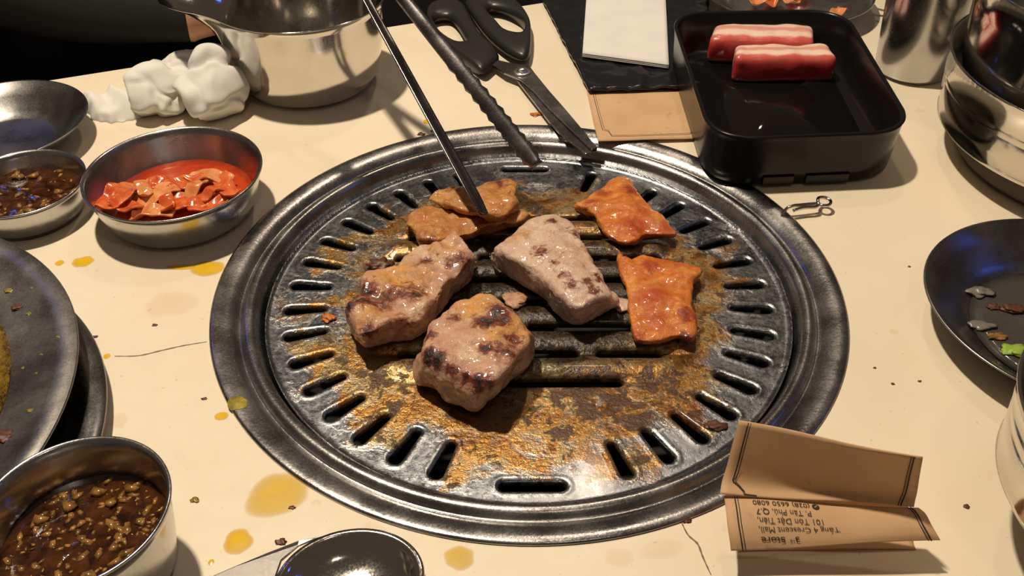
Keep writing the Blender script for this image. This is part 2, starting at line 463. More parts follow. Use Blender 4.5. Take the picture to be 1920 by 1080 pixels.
def stain(px, py, wpx, hpx, mat, rot=0, seed=1.0, z=.00012):
    c = at(px, py); sx = 1 / np.linalg.norm(at(px + 1, py) - c); sy = 1 / np.linalg.norm(at(px, py + 1) - c)
    a, b = wpx / 2 / sx, hpx / 2 / sy
    n = 40; V = [(c[0], c[1], z + .00025)]; E = [1.0]; F = []
    rings = [(.35, 1.0), (.65, .9), (.85, .6), (1.0, 0.0)]
    for rr, e in rings:
        for i in range(n):
            t = 2 * math.pi * i / n
            k = rr * (1 + .22 * noise.noise(Vector((math.cos(t) * 1.3 + seed * 9, math.sin(t) * 1.3, seed))))
            x, y = a * k * math.cos(t), b * k * math.sin(t)
            V.append((c[0] + x * math.cos(rot) - y * math.sin(rot), c[1] + x * math.sin(rot) + y * math.cos(rot), z + .00025 * (1 - rr))); E.append(e)
    for i in range(n): F.append((0, 1 + i, 1 + (i + 1) % n))
    for k in range(len(rings) - 1):
        for i in range(n):
            j = (i + 1) % n; F.append((1 + k * n + i, 1 + (k + 1) * n + i, 1 + (k + 1) * n + j, 1 + k * n + j))
    return build('oil_stain', V, F, mat, table, attrs={'edge': E})
for i, (px, py, wpx, hpx, mt, rot) in enumerate([
        (390, 503, 68, 30, M_STAIN, .1), (340, 501, 60, 10, M_STAIN, 0), (155, 491, 44, 20, M_STAIN, .1), (112, 493, 18, 10, M_STAIN, 0), (415, 780, 30, 16, M_STAIN, .2),
        (520, 928, 120, 88, M_STAINF, .4), (445, 1016, 58, 48, M_STAIN, .2), (862, 1046, 60, 48, M_STAINF, 0), (222, 789, 42, 28, M_STAINP, .2),
        (700, 1000, 70, 40, M_STAINP, -.3), (593, 943, 22, 14, M_STAINP, 0), (396, 1054, 12, 12, M_STAIN, 0), (200, 668, 14, 10, M_STAIN, 0), (320, 570, 110, 50, M_STAINP, 0),
        (1240, 1030, 90, 40, M_STAINP, .2), (1160, 1045, 60, 40, M_STAINP, 0), (1676, 622, 20, 10, M_STAINP, 0), (1725, 208, 22, 8, M_STAINP, 0), (800, 228, 14, 10, M_STAIN, 0)]):
    stain(px, py, wpx, hpx, mt, rot, i + 1.0)

# ================================================================== GRILL
GX, GY = 0.0, -.0028
ring = thing('grill_ring', (0, 0, 0), 'wide brushed steel rim ring set in the table around the grate', 'grill ring')
prof = [(.1852, .0), (.1850, .0012), (.1835, .0018), (.1800, .0015), (.1755, .0006), (.1715, -.0014), (.1700, -.0030), (.1690, -.0040), (.1680, -.0030), (.1664, -.0008), (.1640, -.0001), (.1615, -.0006), (.1595, -.0030), (.1580, -.0080), (.1565, -.0115), (.1520, -.0130),
        (.1520, -.0150), (.1600, -.0140), (.1690, -.0080), (.1775, -.0035), (.1780, .0)]
build('rim', *lathe(prof, (0, 0), 192, closed=True), S_RING, ring)
pit = smooth_profile([(.1600, -.0142), (.158, -.02), (.155, -.05), (.12, -.075), (0.0, -.08)], 1)
tag(build('fire_pit', *lathe(pit, (0, 0), 96, caps=False), M_PIT, ring), 'black sooty pit seen through the grate slots')
def ring_grease(px, py, wpx, hpx, z=-.0003):
    c = at(px, py, z); n = 24; V = [(c[0], c[1], z + .0030)]; F = []
    rr = math.hypot(c[0], c[1]); ang = math.atan2(c[1], c[0])
    for i in range(n):
        t = 2 * math.pi * i / n; k = 1 + .25 * noise.noise(Vector((math.cos(t) * 1.5, math.sin(t) * 1.5, px)))
        r = rr + .0052 * k * math.cos(t); a = ang + .030 * k * math.sin(t)
        zz = np.interp(r, [.1715, .1755, .18, .1835], [-.0014, .0006, .0015, .0018]) + .0002
        V.append((r * math.cos(a), r * math.sin(a), zz))
    V[0] = (c[0], c[1], np.interp(rr, [.1715, .1755, .18, .1835], [-.0014, .0006, .0015, .0018]) + .0006)
    F = [(0, 1 + i, 1 + (i + 1) % n) for i in range(n)]
    tag(build('grease_smear', V, F, M_OLIVE, ring), 'olive yellow grease smear on the rim')
ring_grease(447, 761, 40, 30)

# grate ---------------------------------------------------------
ROWS = [-.0720 + .02175 * k for k in range(8)]
SLOTS = []                                   # (ax, ay, bx, by, ra, rb) round-ended tapered slots
for k in range(16):
    a = math.radians(-70.6 + 9.42 * k)
    for s in (1, -1):
        ca, sa = s * math.cos(a), math.sin(a)
        SLOTS.append((.1225 * ca, .1225 * sa, .1412 * ca, .1412 * sa, .0025, .0036))
for sy in (1, -1):
    SLOTS.append((-.0135, sy * .1415, .0135, sy * .1415, .0030, .0030))
for k, y in enumerate(ROWS):
    if k in (0, 7): segs = [(-.050 if k == 0 else -.044, .050 if k == 0 else .044)]
    elif k % 2: segs = [(-.083 if k != 1 else -.0735, -.041), (-.030, .027), (.038, .084 if k != 1 else .0735)]
    else: segs = [(-.076, -.010), (.000, .076)]
    for x0, x1 in segs: SLOTS.append((x0 + .0025, y, x1 - .0025, y, .0031, .0031))
GR = .1548; GZ = -.0086
SL = np.array(SLOTS)
def slot_sd(X, Y):
    D = np.full(X.shape, 9.0)
    for ax, ay, bx, by, ra, rb in SL:
        px, py = X - ax, Y - ay; ex, ey = bx - ax, by - ay
        h = np.clip((px * ex + py * ey) / (ex * ex + ey * ey), 0, 1)
        d = np.hypot(px - h * ex, py - h * ey) - (ra + (rb - ra) * h)
        D = np.minimum(D, d)
    return D
def grate_z(X, Y, D):
    R = np.hypot(X, Y)
    z = GZ + .0018 * np.clip(1 - R / GR, 0, 1)
    per = (Y - ROWS[0]) / .02175
    inb = np.clip((np.abs(Y - .004) - .082) / -.012 , 0, 1)
    hw = .096 - np.clip(np.abs(Y) - .05, 0, 1) * .75
    inb = inb * np.clip((hw - np.abs(X)) / .014, 0, 1)
    inb = inb * inb * (3 - 2 * inb)
    z = z + inb * (.0034 * np.sqrt(np.clip(.5 - .5 * np.cos(2 * np.pi * per), 0, 1)) - .0008)
    z = z - .0011 * np.exp(-np.clip(D, 0, 1) / .0006)
    z = z + .0003 * np.exp(-((D - .0020) / .0012) ** 2) * (R > .11)
    z = z + .0022 * np.clip((R - .1515) / .0033, 0, 1) ** 2
    return z
def make_grate():
    st = .0010; n = int(GR / st) + 2
    g = np.arange(-n, n + 1) * st
    X, Y = np.meshgrid(g, g, indexing='ij')
    D = slot_sd(X, Y); S = np.minimum(D, GR - np.hypot(X, Y))
    Z = grate_z(X, Y, D)
    V = []; F = []; idx = {}; skirt = []
    def vid(i, j):
        k = (i, j)
        if k not in idx: idx[k] = len(V); V.append((X[i, j], Y[i, j], Z[i, j]))
        return idx[k]
    def eid(a, b):
        k = (a, b) if a < b else (b, a)
        if k not in idx:
            sa, sb = S[k[0]], S[k[1]]; t = sa / (sa - sb)
            x = X[k[0]] + (X[k[1]] - X[k[0]]) * t; y = Y[k[0]] + (Y[k[1]] - Y[k[0]]) * t
            zz = float(grate_z(np.array([x]), np.array([y]), np.array([0.0 if math.hypot(x, y) < GR - .002 else 1.0]))[0])
            idx[k] = len(V); V.append((x, y, zz))
        return idx[k]
    pos = S > 0
    cnt = pos[:-1, :-1].astype(int) + pos[1:, :-1] + pos[1:, 1:] + pos[:-1, 1:]
    for i, j in zip(*np.nonzero(cnt == 4)):
        F.append((vid(i, j), vid(i + 1, j), vid(i + 1, j + 1), vid(i, j + 1)))
    for i, j in zip(*np.nonzero((cnt > 0) & (cnt < 4))):
        cs = [(i, j), (i + 1, j), (i + 1, j + 1), (i, j + 1)]; poly = []; cr = []
        for k in range(4):
            a, b = cs[k], cs[(k + 1) % 4]
            if pos[a]: poly.append(vid(*a))
            if pos[a] != pos[b]: e = eid(a, b); poly.append(e); cr.append(e)
        if len(poly) >= 3: F.append(poly)
        if len(cr) == 2: skirt.append(tuple(cr))
    low = {}
    for a, b in skirt:
        for q in (a, b):
            if q not in low: low[q] = len(V); x, y, z = V[q]; V.append((x, y, z - .0028))
        F.append((a, b, low[b], low[a]))
    V = np.array(V) + [GX, GY, 0]
    return V, F
gr = build('grill_grate', *make_grate(), M_GRATE, org=(GX, GY, -.012))
tag(gr, 'round greasy slotted steel barbecue grate burnt golden brown', 'grill grate')

# ------------------------------------------------------------------ meat on the grate
def pip(poly, x, y):
    c = False; n = len(poly)
    for i in range(n):
        x1, y1 = poly[i]; x2, y2 = poly[(i + 1) % n]
        if (y1 > y) != (y2 > y) and x < (x2 - x1) * (y - y1) / (y2 - y1) + x1: c = not c
    return c
def chunk(name, pairs, zt, zb, mat, label, cat, group=None, spots=(), amp=.0012, n=120, bulge=.0015, edge=.0035, tilt=None, base_brown=.15, seed=1.0, lift=None, fine=.00035, dome=.002, vox=.0011):
    """pairs: ((top px), (bottom px) or None) around the outline; spots: (px, py, radius, brown, char)"""
    T = []; B = []
    for t, b in pairs:
        zz = zt if len(t) == 2 else t[2]
        p = at(t[0], t[1], zz); T.append(p)
        B.append(np.array([p[0], p[1], zb]) if b is None else at(b[0], b[1], zb if len(b) == 2 else b[2]))
    T = closed_spline(T, n); B = closed_spline(B, n); ct = T.mean(0)
    V = []; L = []
    cols = []
    # bottom -> top rim -> centre
    for u in (0.0, .12, .3, .5, .7, .86):
        P = B + (T - B) * u
        out = P - P.mean(0); out[:, 2] = 0; ln = np.linalg.norm(out, axis=1, keepdims=True); out = out / ln
        bu = bulge * math.sin(math.pi * u) - (edge * .6 if u == 0 else 0)
        P = P + out * bu
        L.append(P)
    out = T - ct; out[:, 2] = 0; out /= np.linalg.norm(out, axis=1, keepdims=True)
    P = T - out * edge * .35; P[:, 2] = T[:, 2] - edge * .10; L.append(P)
    P = T - out * edge; P[:, 2] = T[:, 2] + edge * .02; L.append(P)
    base = T - out * edge
    c2 = base.mean(0)
    for s in (.82, .66, .5, .35, .2, .08):
        P = c2 + (base - c2) * s; P[:, 2] = (base[:, 2] * s + c2[2] * (1 - s)) + dome * (1 - s * s); L.append(P)
    m = len(L); V = np.concatenate(L); F = []
    for k in range(m - 1):
        for i in range(n):
            j = (i + 1) % n; F.append((k * n + i, k * n + j, (k + 1) * n + j, (k + 1) * n + i))
    F.append(list(range(n))[::-1]); F.append([(m - 1) * n + i for i in range(n)])
    me = bpy.data.meshes.new('tmp'); me.from_pydata(V.tolist(), [], [list(map(int, f)) for f in F]); me.validate()
    bm = bmesh.new(); bm.from_mesh(me); bmesh.ops.recalc_face_normals(bm, faces=bm.faces); bm.to_mesh(me); bm.free()
    tmp = bpy.data.objects.new('tmp', me); COL.objects.link(tmp)
    rm = tmp.modifiers.new('r', 'REMESH'); rm.mode = 'VOXEL'; rm.voxel_size = vox
    sm = tmp.modifiers.new('s', 'SMOOTH'); sm.factor = .5; sm.iterations = 2
    dg = bpy.context.evaluated_depsgraph_get(); m2 = bpy.data.meshes.new_from_object(tmp.evaluated_get(dg))
    bpy.data.objects.remove(tmp); bpy.data.meshes.remove(me)
    W = []; F = [list(p.vertices) for p in m2.polygons]
    for q in m2.vertices:
        v = q.co; nr = q.normal
        f = min(1.0, max(0.0, (v[2] - zb) / .004))
        d = fbm(v, 70, 2, seed) * amp + fbm(v, 190, 3, seed + 2) * amp * .24 + (fbm((v[0] * .6 + v[1] * .5, v[1] * .6 - v[0] * .5, v[2] * 1.6), 420, 3, seed + 4)) * fine
        p = v + nr * d * (.3 + .7 * f)
        if lift and nr[2] > 0: p.z += lift(v) * nr[2]
        W.append((p.x, p.y, max(zb - .001, p.z)))
    bpy.data.meshes.remove(m2)
    W = np.array(W)
    br = np.full(len(W), base_brown); chh = np.zeros(len(W))
    for (px, py, rad, b_, c_) in spots:
        s = at(px, py, zt); d = np.sqrt(((W - s) ** 2 * [1, 1, .35]).sum(1)); g = np.exp(-(d / rad) ** 2)
        br = np.maximum(br, b_ * 1.15 * g); chh = np.maximum(chh, c_ * 1.22 * g)
    low = np.clip(1 - (W[:, 2] - zb) / .004, 0, 1)
    chh = np.maximum(chh, low * .75)
    o = build(name, W, F, mat, attrs={'brown': br, 'char': chh})
    return tag(o, label, cat, group)

ZB = -.0048
GP = 'thick pork slabs grilling on the grate'
chunk('pork_slab', [((855, 437), None), ((880, 455), None), ((888, 480), (892, 496)), ((866, 508), (880, 532)), ((838, 535), (842, 560)), ((818, 558), (820, 590)), ((786, 586), (795, 628)), ((742, 600), (755, 640)), ((703, 618), (718, 647)), ((678, 622), (690, 656)), ((662, 606), (670, 634)), ((651, 580), (655, 600)), ((662, 560), None), ((678, 535), None), ((677, 515), None), ((700, 503), None), ((742, 497), None), ((757, 476), None), ((788, 461), None), ((815, 455), None), ((835, 441), None)],
      .017, ZB, M_PORK, 'long browned pork slab with a ridged seared top lying left of the others', 'meat', GP,
      [(690, 545, .010, .8, .62), (680, 565, .008, .6, .7), (720, 560, .012, .7, .55), (770, 550, .012, .6, .5), (783, 555, .004, .5, 1.0), (790, 500, .006, .5, .5), (800, 490, .005, .5, .55), (865, 490, .006, .6, .6), (845, 495, .005, .5, .5), (690, 622, .006, .5, .9), (655, 580, .005, .3, .9), (735, 520, .018, .75, 0), (765, 535, .016, .7, 0), (700, 580, .015, .6, .1), (830, 470, .012, .4, .1), (750, 600, .01, .5, .3)],
      amp=.0030, seed=3.1, edge=.005, dome=.0015,
      lift=lambda v: .0016 * math.sin((v[1] * 1.0 + v[0] * .5) * 260))
chunk('pork_slab', [((915, 549), None), ((942, 558), None), ((957, 580), None), ((982, 598), None), ((994, 622), (1000, 650)), ((988, 645), (1001, 672)), ((966, 668), (985, 700)), ((952, 690), (962, 716)), ((938, 704), (942, 730)), ((918, 718), (912, 756)), ((895, 712), (896, 777)), ((868, 698), (868, 770)), ((842, 684), (832, 760)), ((818, 676), (812, 738)), ((797, 668), (784, 722)), ((795, 645), (782, 690)), ((799, 620), None), ((808, 602), None), ((824, 585), None), ((845, 570), None), ((868, 560), None), ((892, 551), None)],
      .023, ZB, M_PORK, 'chunky square pork slab with glossy red brown sear marks and a pale fatty front side', 'meat', GP,
      [(935, 590, .009, .7, .75), (905, 608, .008, .7, .70), (945, 605, .006, .6, .75), (918, 612, .005, .5, .85), (850, 592, .006, .7, .45), (912, 660, .005, .6, .75), (945, 662, .008, .6, .6), (960, 640, .007, .5, .55), (800, 665, .005, .5, .95), (822, 672, .005, .5, .95), (806, 625, .004, .4, .8), (850, 690, .004, .4, .85), (872, 702, .004, .4, .9), (893, 712, .005, .4, .95), (914, 722, .005, .3, .95), (890, 575, .016, .75, 0), (960, 615, .016, .75, 0), (930, 640, .014, .6, 0), (870, 640, .02, .25, 0), (858, 712, .006, .5, .6)],
      amp=.0026, seed=8.4, edge=.004, base_brown=.1, dome=.002)
chunk('pork_slab', [((1013, 399), None), ((1038, 395), None), ((1064, 401), None), ((1080, 425), None), ((1096, 455), None), ((1112, 483), None), ((1130, 512), None), ((1143, 540), (1150, 558)), ((1138, 555), (1160, 575)), ((1115, 563), (1120, 592)), ((1092, 575), (1082, 612)), ((1072, 570), (1060, 606)), ((1048, 548), (1030, 581)), ((1028, 528), (1012, 557)), ((1000, 505), (982, 540)), ((970, 488), (950, 521)), ((946, 474), (928, 505)), ((932, 462), (915, 486)), ((936, 448), None), ((962, 430), None), ((990, 412), None)],
      .020, ZB, M_PALE, 'pale pork slab barely browned with pinkish side in the middle of the grate', 'meat', GP,
      [(1012, 475, .006, .6, .46), (955, 445, .010, .7, .05), (985, 440, .007, .8, .05), (1115, 545, .005, .5, .6), (1107, 538, .004, .5, .5), (1100, 532, .004, .4, .6), (1058, 520, .004, .4, .45), (1048, 508, .004, .4, .40), (1068, 526, .004, .4, .40), (1040, 498, .004, .4, .5), (1080, 435, .006, .4, .34), (1095, 460, .006, .4, .34), (1125, 520, .005, .3, .55), (1035, 418, .004, .3, .5), (1050, 490, .025, .35, .1), (1060, 450, .02, .3, .1), (1070, 540, .005, .3, .4)],
      amp=.0020, seed=12.7, edge=.006, base_brown=.0, dome=.0025)
GO = 'thin marinated slices on the grate'
chunk('marinated_slice', [((1151, 331), None), ((1177, 329), None), ((1194, 355), None), ((1214, 380), None), ((1243, 404), None), ((1264, 433), (1264, 437)), ((1256, 439), (1258, 446)), ((1212, 438), (1211, 447)), ((1192, 448), (1193, 457)), ((1164, 452), (1166, 460)), ((1136, 434), (1137, 441)), ((1120, 406), (1120, 411)), ((1103, 389), None), ((1080, 381), None), ((1102, 368), None), ((1123, 354), None), ((1136, 341), None)],
      .0030, ZB, M_MARIN, 'bright orange marinated slice with a pointed top lying near the tip of the scissors', 'meat', GO,
      [(1130, 365, .006, .9, .25), (1180, 360, .007, .9, .2), (1190, 425, .012, .8, .05), (1110, 380, .006, .9, .2), (1240, 430, .01, .6, 0), (1205, 400, .01, .6, 0)],
      amp=.0016, seed=21, edge=.003, base_brown=.1, dome=.003)
chunk('marinated_slice', [((1164, 470), None), ((1177, 488), None), ((1200, 477), None), ((1240, 483), None), ((1277, 488), None), ((1304, 497), None), ((1313, 508), (1313, 512)), ((1296, 530), None), ((1295, 566), None), ((1303, 600), (1305, 604)), ((1298, 632), (1299, 640)), ((1270, 627), (1270, 635)), ((1233, 636), (1233, 645)), ((1194, 633), (1195, 642)), ((1181, 595), (1183, 602)), ((1180, 553), (1181, 558)), ((1168, 517), (1168, 521)), ((1160, 485), None)],
      .0030, ZB, M_MARIN, 'squarish amber marinated slice lying beside the pale pork slab', 'meat', GO,
      [(1220, 500, .008, .9, .2), (1225, 560, .012, .8, .1), (1290, 590, .007, .8, .35), (1285, 630, .006, .7, .4), (1200, 635, .006, .7, .3), (1230, 600, .01, .6, 0), (1170, 480, .004, .6, .3)],
      amp=.0014, seed=27, edge=.003, base_brown=.3, dome=.002)
chunk('marinated_slice', [((765, 408), None), ((785, 389), None), ((808, 381), None), ((830, 388), None), ((870, 392), None), ((920, 398), None), ((960, 392), None), ((990, 400), (992, 406)), ((980, 414), (984, 421)), ((946, 418), (948, 427)), ((912, 424), (912, 437)), ((880, 438), (884, 449)), ((845, 446), (846, 458)), ((808, 450), (806, 462)), ((786, 442), (785, 452)), ((772, 428), (772, 436)), ((763, 418), None)],
      .0085, ZB, M_MARIN2, 'golden curled marinated slice lying beneath the piece held by the tongs', 'meat', GO,
      [(790, 410, .010, .7, .1), (800, 440, .008, .6, .3), (840, 430, .008, .6, .1), (900, 420, .008, .6, .1)], amp=.0028, seed=33, edge=.003, base_brown=.35, dome=.001)
chunk('marinated_slice', [((804, 367, .014), None), ((816, 357, .016), None), ((840, 346, .016), None), ((873, 346, .016), None), ((907, 343, .017), None), ((932, 336, .017), None), ((960, 333, .017), None), ((968, 355, .018), None), ((964, 382, .019), (965, 390, .010)), ((946, 402, .019), (947, 412, .010)), ((915, 402, .019), (915, 412, .010)), ((890, 398, .017), (890, 407, .009)), ((858, 388, .016), (858, 398, .008)), ((832, 380, .015), (832, 390, .008)), ((811, 374, .014), (811, 382, .008))],
      .017, .0085, M_MARIN2, 'golden brown cooked slice gripped by the tongs on top of another', 'meat', GO,
      [(870, 350, .010, .6, .45), (935, 345, .008, .6, .5), (840, 350, .006, .5, .4), (835, 385, .008, .7, .1), (950, 390, .01, .6, .1)], amp=.0028, seed=39, edge=.003, base_brown=.25, dome=.002)
# little scraps
def scrap(px, py, z, r, mat, name, label, cat, seed, grp=None, sx=1.3, par=None):
    c = at(px, py, z); bm = bmesh.new(); bmesh.ops.create_icosphere(bm, subdivisions=3, radius=1)
    V = []
    for v in bm.verts:
        d = 1 + .75 * noise.noise(v.co * 1.5 + Vector((seed, seed, 0))) + .25 * noise.noise(v.co * 4 + Vector((0, seed, seed)))
        V.append((c[0] + v.co.x * r * sx * d, c[1] + v.co.y * r * d, c[2] + r * .28 * (v.co.z * d + .8)))
    F = [[q.index for q in f.verts] for f in bm.faces]; bm.free()
    if par is not None: return build(name, V, F, mat, par)
    return tag(build(name, V, F, mat, attrs={'brown': [.3] * len(V), 'char': [.1] * len(V)}), label, cat, grp)
scrap(966, 566, -.005, .0062, M_PORK, 'meat_scrap', 'small pale meat scrap lying behind the square pork slab', 'meat scrap', 2.2, None, 1.1)
scrap(712, 497, -.006, .0052, M_CRUMB, 'meat_scrap', 'charred scrap lying behind the ridged pork slab', 'meat scrap', 4.0, None, 1.3)
scrap(616, 597, -.008, .0034, M_MARIN, 'meat_scrap', 'tiny orange scrap beside the slots of the grate', 'meat scrap', 6.0, None, 1.2)
scrap(1170, 575, -.005, .0052, M_PALE, 'meat_scrap', 'small tail of meat between pale slab and amber slice', 'meat scrap', 9.0, None, 1.5)
scrap(1342, 800, -.0085, .0030, M_CRUMB, 'meat_scrap', 'dark red burnt scrap by the slots next to the pouch', 'meat scrap', 11.0, None, 1.8)

# ================================================================== VESSELS
def vessel(name, c, prof, mat, label, cat, group=None, rfun=None, n=96, z0=0.0):
    """prof = closed-ish wall profile from the middle of the underside, round the rim, to the middle inside"""
    t = thing(name, (c[0], c[1], z0), label, cat, group)
    V, F = lathe([(r, z + z0) for r, z in prof], c, n, rfun=rfun, caps=False)
    build('body', V, F, mat, t)
    return t
def bowl_prof(rb, r, h, th=.0012, curve=.5, lip=.0012, foot=.0):
    out = [(0, .0006), (rb * .7, .0006), (rb * .92, .0), (rb, .0012)]
    for k in range(1, 9):
        u = k / 8; out.append((rb + (r - rb) * (u ** (curve)), .0012 + (h - .0012) * u))
    out += [(r + lip, h + .0003), (r + lip * .9, h + .0012), (r + .0002, h + .0014)]
    for k in range(8, 0, -1):
        u = k / 8; out.append((rb + (r - rb) * (u ** (curve)) - th, .0012 + th + (h - .0012 - th) * u))
    out += [(rb * .9, .0012 + th * .9), (rb * .6, .001 + th * .8), (0, .001 + th * .8)]
    return out
def disc(c, r, z, n=64, rings=6, amp=.0004, seed=0, thick=.002):
    V = [(c[0], c[1], z)]; F = []
    for k in range(1, rings + 1):
        for i in range(n):
            t = 2 * math.pi * i / n; x, y = r * k / rings * math.cos(t), r * k / rings * math.sin(t)
            V.append((c[0] + x, c[1] + y, z + amp * fbm((x, y, 0), 120, 3, seed)))
    for i in range(n): F.append((0, 1 + i, 1 + (i + 1) % n))
    for k in range(rings - 1):
        for i in range(n):
            j = (i + 1) % n; F.append((1 + k * n + i, 1 + (k + 1) * n + i, 1 + (k + 1) * n + j, 1 + k * n + j))
    b = len(V)
    for i in range(n): t = 2 * math.pi * i / n; V.append((c[0] + r * .93 * math.cos(t), c[1] + r * .93 * math.sin(t), z - thick))
    o = 1 + (rings - 1) * n
    for i in range(n): j = (i + 1) % n; F.append((o + i, b + i, b + j, o + j))
    F.append([b + i for i in range(n)])
    return V, F

# kimchi bowl -----------------------------------------------------
KC = (-.2256, .0755); KR = .0548; KH = .0305
vessel('kimchi_bowl', KC, bowl_prof(.042, KR, KH, curve=.55), S_BOWL, 'small round steel bowl holding red kimchi', 'bowl')
kt = build('kimchi_juice', *disc(KC, .0468, .0105, thick=.007), M_KLIQ); tag(kt, 'shiny red juice pooled in the kimchi bowl', 'juice')
def leaf(name, c, L, Wd, ang, z, mat, seed, label, cat, grp, cup=.3, par=None):
    nu, nv = 14, 8; V = []; F = []
    ca, sa = math.cos(ang), math.sin(ang)
    for side in (1, -1):
        for i in range(nu):
            for j in range(nv):
                u = i / (nu - 1) * 2 - 1; v = j / (nv - 1) * 2 - 1
                wd = Wd * (.75 + .25 * math.cos(u * 1.4)) * (1 + .2 * noise.noise(Vector((u * 1.5, seed, 0))))
                x = u * L / 2; y = v * wd / 2
                zz = .0040 * noise.noise(Vector((x * 120 + seed, y * 120, seed))) + cup * wd * .25 * v * v + .0016 * math.sin(u * 3 + seed) + side * .0009
                V.append((c[0] + x * ca - y * sa, c[1] + x * sa + y * ca, z + zz))
    for s in range(2):
        o = s * nu * nv
        for i in range(nu - 1):
            for j in range(nv - 1):
                q = (o + i * nv + j, o + (i + 1) * nv + j, o + (i + 1) * nv + j + 1, o + i * nv + j + 1); F.append(q if s == 0 else q[::-1])
    bd = [(i, 0) for i in range(nu)] + [(nu - 1, j) for j in range(1, nv)] + [(i, nv - 1) for i in range(nu - 2, -1, -1)] + [(0, j) for j in range(nv - 2, 0, -1)]
    for a, b in zip(bd, bd[1:] + bd[:1]):
        ia, ib = a[0] * nv + a[1], b[0] * nv + b[1]; F.append((ia, ib, ib + nu * nv, ia + nu * nv))
    if par is not None: return build(name, V, F, mat, par, sub=1)
    return tag(build(name, V, F, mat, sub=1), label, cat, grp)
KG = 'kimchi pieces in the steel bowl'
for i, (dx, dy, L, Wd, a, dz, mt) in enumerate([(-.036, -.010, .028, .020, 1.1, .006, M_KIM), (-.027, .004, .024, .016, .5, .0035, M_KIM2), (-.013, -.006, .030, .020, .7, .0045, M_KIM2),
        (-.004, .010, .036, .016, .25, .003, M_KIM), (.016, .016, .034, .013, -.3, .0038, M_KIM2), (.030, .004, .030, .014, -1.0, .0045, M_KIM), (.004, -.012, .034, .018, .2, .0022, M_KIM),
        (.022, -.014, .026, .014, .5, .0028, M_KIM), (-.010, -.025, .028, .012, .05, .0042, M_KIM2), (-.028, -.018, .022, .012, -.4, .005, M_KIM), (.012, .002, .022, .010, 1.3, .0055, M_KIM2), (-.020, -.004, .016, .009, 2.2, .0075, M_KIM2), (.024, -.004, .020, .009, .9, .0055, M_KIM), (-.002, -.018, .018, .010, 1.9, .0060, M_KIM)]):
    leaf('kimchi_piece', (KC[0] + dx, KC[1] + dy), L, Wd, a, .0125 + dz, mt, i * 3.3, 'piece of red kimchi cabbage in the small steel bowl', 'kimchi', KG)

# dipping sauce bowls ------------------------------------------------
def sauce_bowl(name, c, rb, r, h, zl, rl, label, slabel, seed, nbits, rbit):
    vessel(name, c, bowl_prof(rb, r, h, curve=.6), S_BOWL, label, 'bowl')
    s = thing('dipping_sauce', (c[0], c[1], zl - .01), slabel, 'sauce')
    build('liquid', *disc(c, rl, zl, thick=.012, amp=.0008, seed=seed), M_SOY, s)
    rnd = random.Random(seed); parts = []
    bm = bmesh.new(); bmesh.ops.create_icosphere(bm, subdivisions=1, radius=1)
    bv = [v.co.copy() for v in bm.verts]; bf = [[q.index for q in f.verts] for f in bm.faces]; bm.free()
    for k in range(nbits):
        rr = rl * .93 * math.sqrt(rnd.random()); t = rnd.random() * 6.28; q = rbit * (.4 + rnd.random() ** 2 * 1.0)
        cc = Vector((c[0] + rr * math.cos(t), c[1] + rr * math.sin(t), zl - .0001))
        V = []
        for v in bv:
            d = 1 + .9 * noise.noise(v * 2.1 + Vector((k * 1.7, seed, 0))); ct_, st_ = math.cos(k * 1.9), math.sin(k * 1.9); vx, vy = v.x * q * d * (1.1 + (k % 5) * .18), v.y * q * d * .8; V.append(cc + Vector((vx * ct_ - vy * st_, vx * st_ + vy * ct_, v.z * q * d * .45)))
        parts.append((V, bf))
    tag(build('minced_garlic', *join(*parts), M_GARLIC, s), 'pale minced garlic bits floating in the sauce', kind='stuff')
    for k in range(7):
        rr = rl * (.5 + .4 * rnd.random()); t = rnd.random() * 6.28; q = rbit * (1.3 + rnd.random() * .5)
        cc = Vector((c[0] + rr * math.cos(t), c[1] + rr * math.sin(t), zl + .0008)); V = []
        for v in bv:
            d = 1 + .9 * noise.noise(v * 2.1 + Vector((k * 7, seed, 3))); V.append(cc + Vector((v.x * q * d * 1.3, v.y * q * d, v.z * q * d * .5)))
        build('garlic_piece', V, bf, M_GARLIC, s)
sauce_bowl('sauce_bowl', (-.3255, .0755), .032, .0388, .0225, .0125, .0352, 'small steel bowl of brown dipping sauce beside the kimchi bowl', 'brown garlic dipping sauce in the bowl beside the kimchi', 5, 70, .0022)
sauce_bowl('sauce_bowl', (-.1880, -.1985), .030, .0376, .045, .0255, .0340, 'steel cup of dark garlic dipping sauce standing against the large steel plate', 'dark brown sauce thick with garlic in the cup by the large plate', 9, 230, .0017)

# dark plates --------------------------------------------------------
def plate_prof(rb, r, h, th=.0012, well=.86):
    return [(0, .0004), (rb * .9, .0002), (rb, .0012), (rb + (r - rb) * .25, h * .22), (rb + (r - rb) * .6, h * .62), (r, h), (r + .0011, h + .0006), (r + .0006, h + .0014), (r - .0006, h + .0010),
            (rb + (r - rb) * .6 - th, h * .62 + th), (rb + (r - rb) * .25 - th, h * .22 + th * 1.2), (rb * .96, .0025), (rb * .9, .0020), (0, .0020)]
vessel('side_dish_plate', (-.3750, .1600), plate_prof(.036, .0590, .0200), S_DARK, 'empty dark steel dish with a deep well behind the sauce bowl', 'plate')
JC = (.3000, -.0470)
vessel('side_dish_plate', JC, plate_prof(.0545, .0800, .0210), S_DARK, 'dark steel dish with wet scraps lying beside the rimmed bowl', 'plate')
jp = build('leftover_juice', *disc(JC, .0515, .0028, thick=.0006, amp=.0003), M_FILMJ); tag(jp, 'thin film of juice on the dish with wet scraps', 'juice')
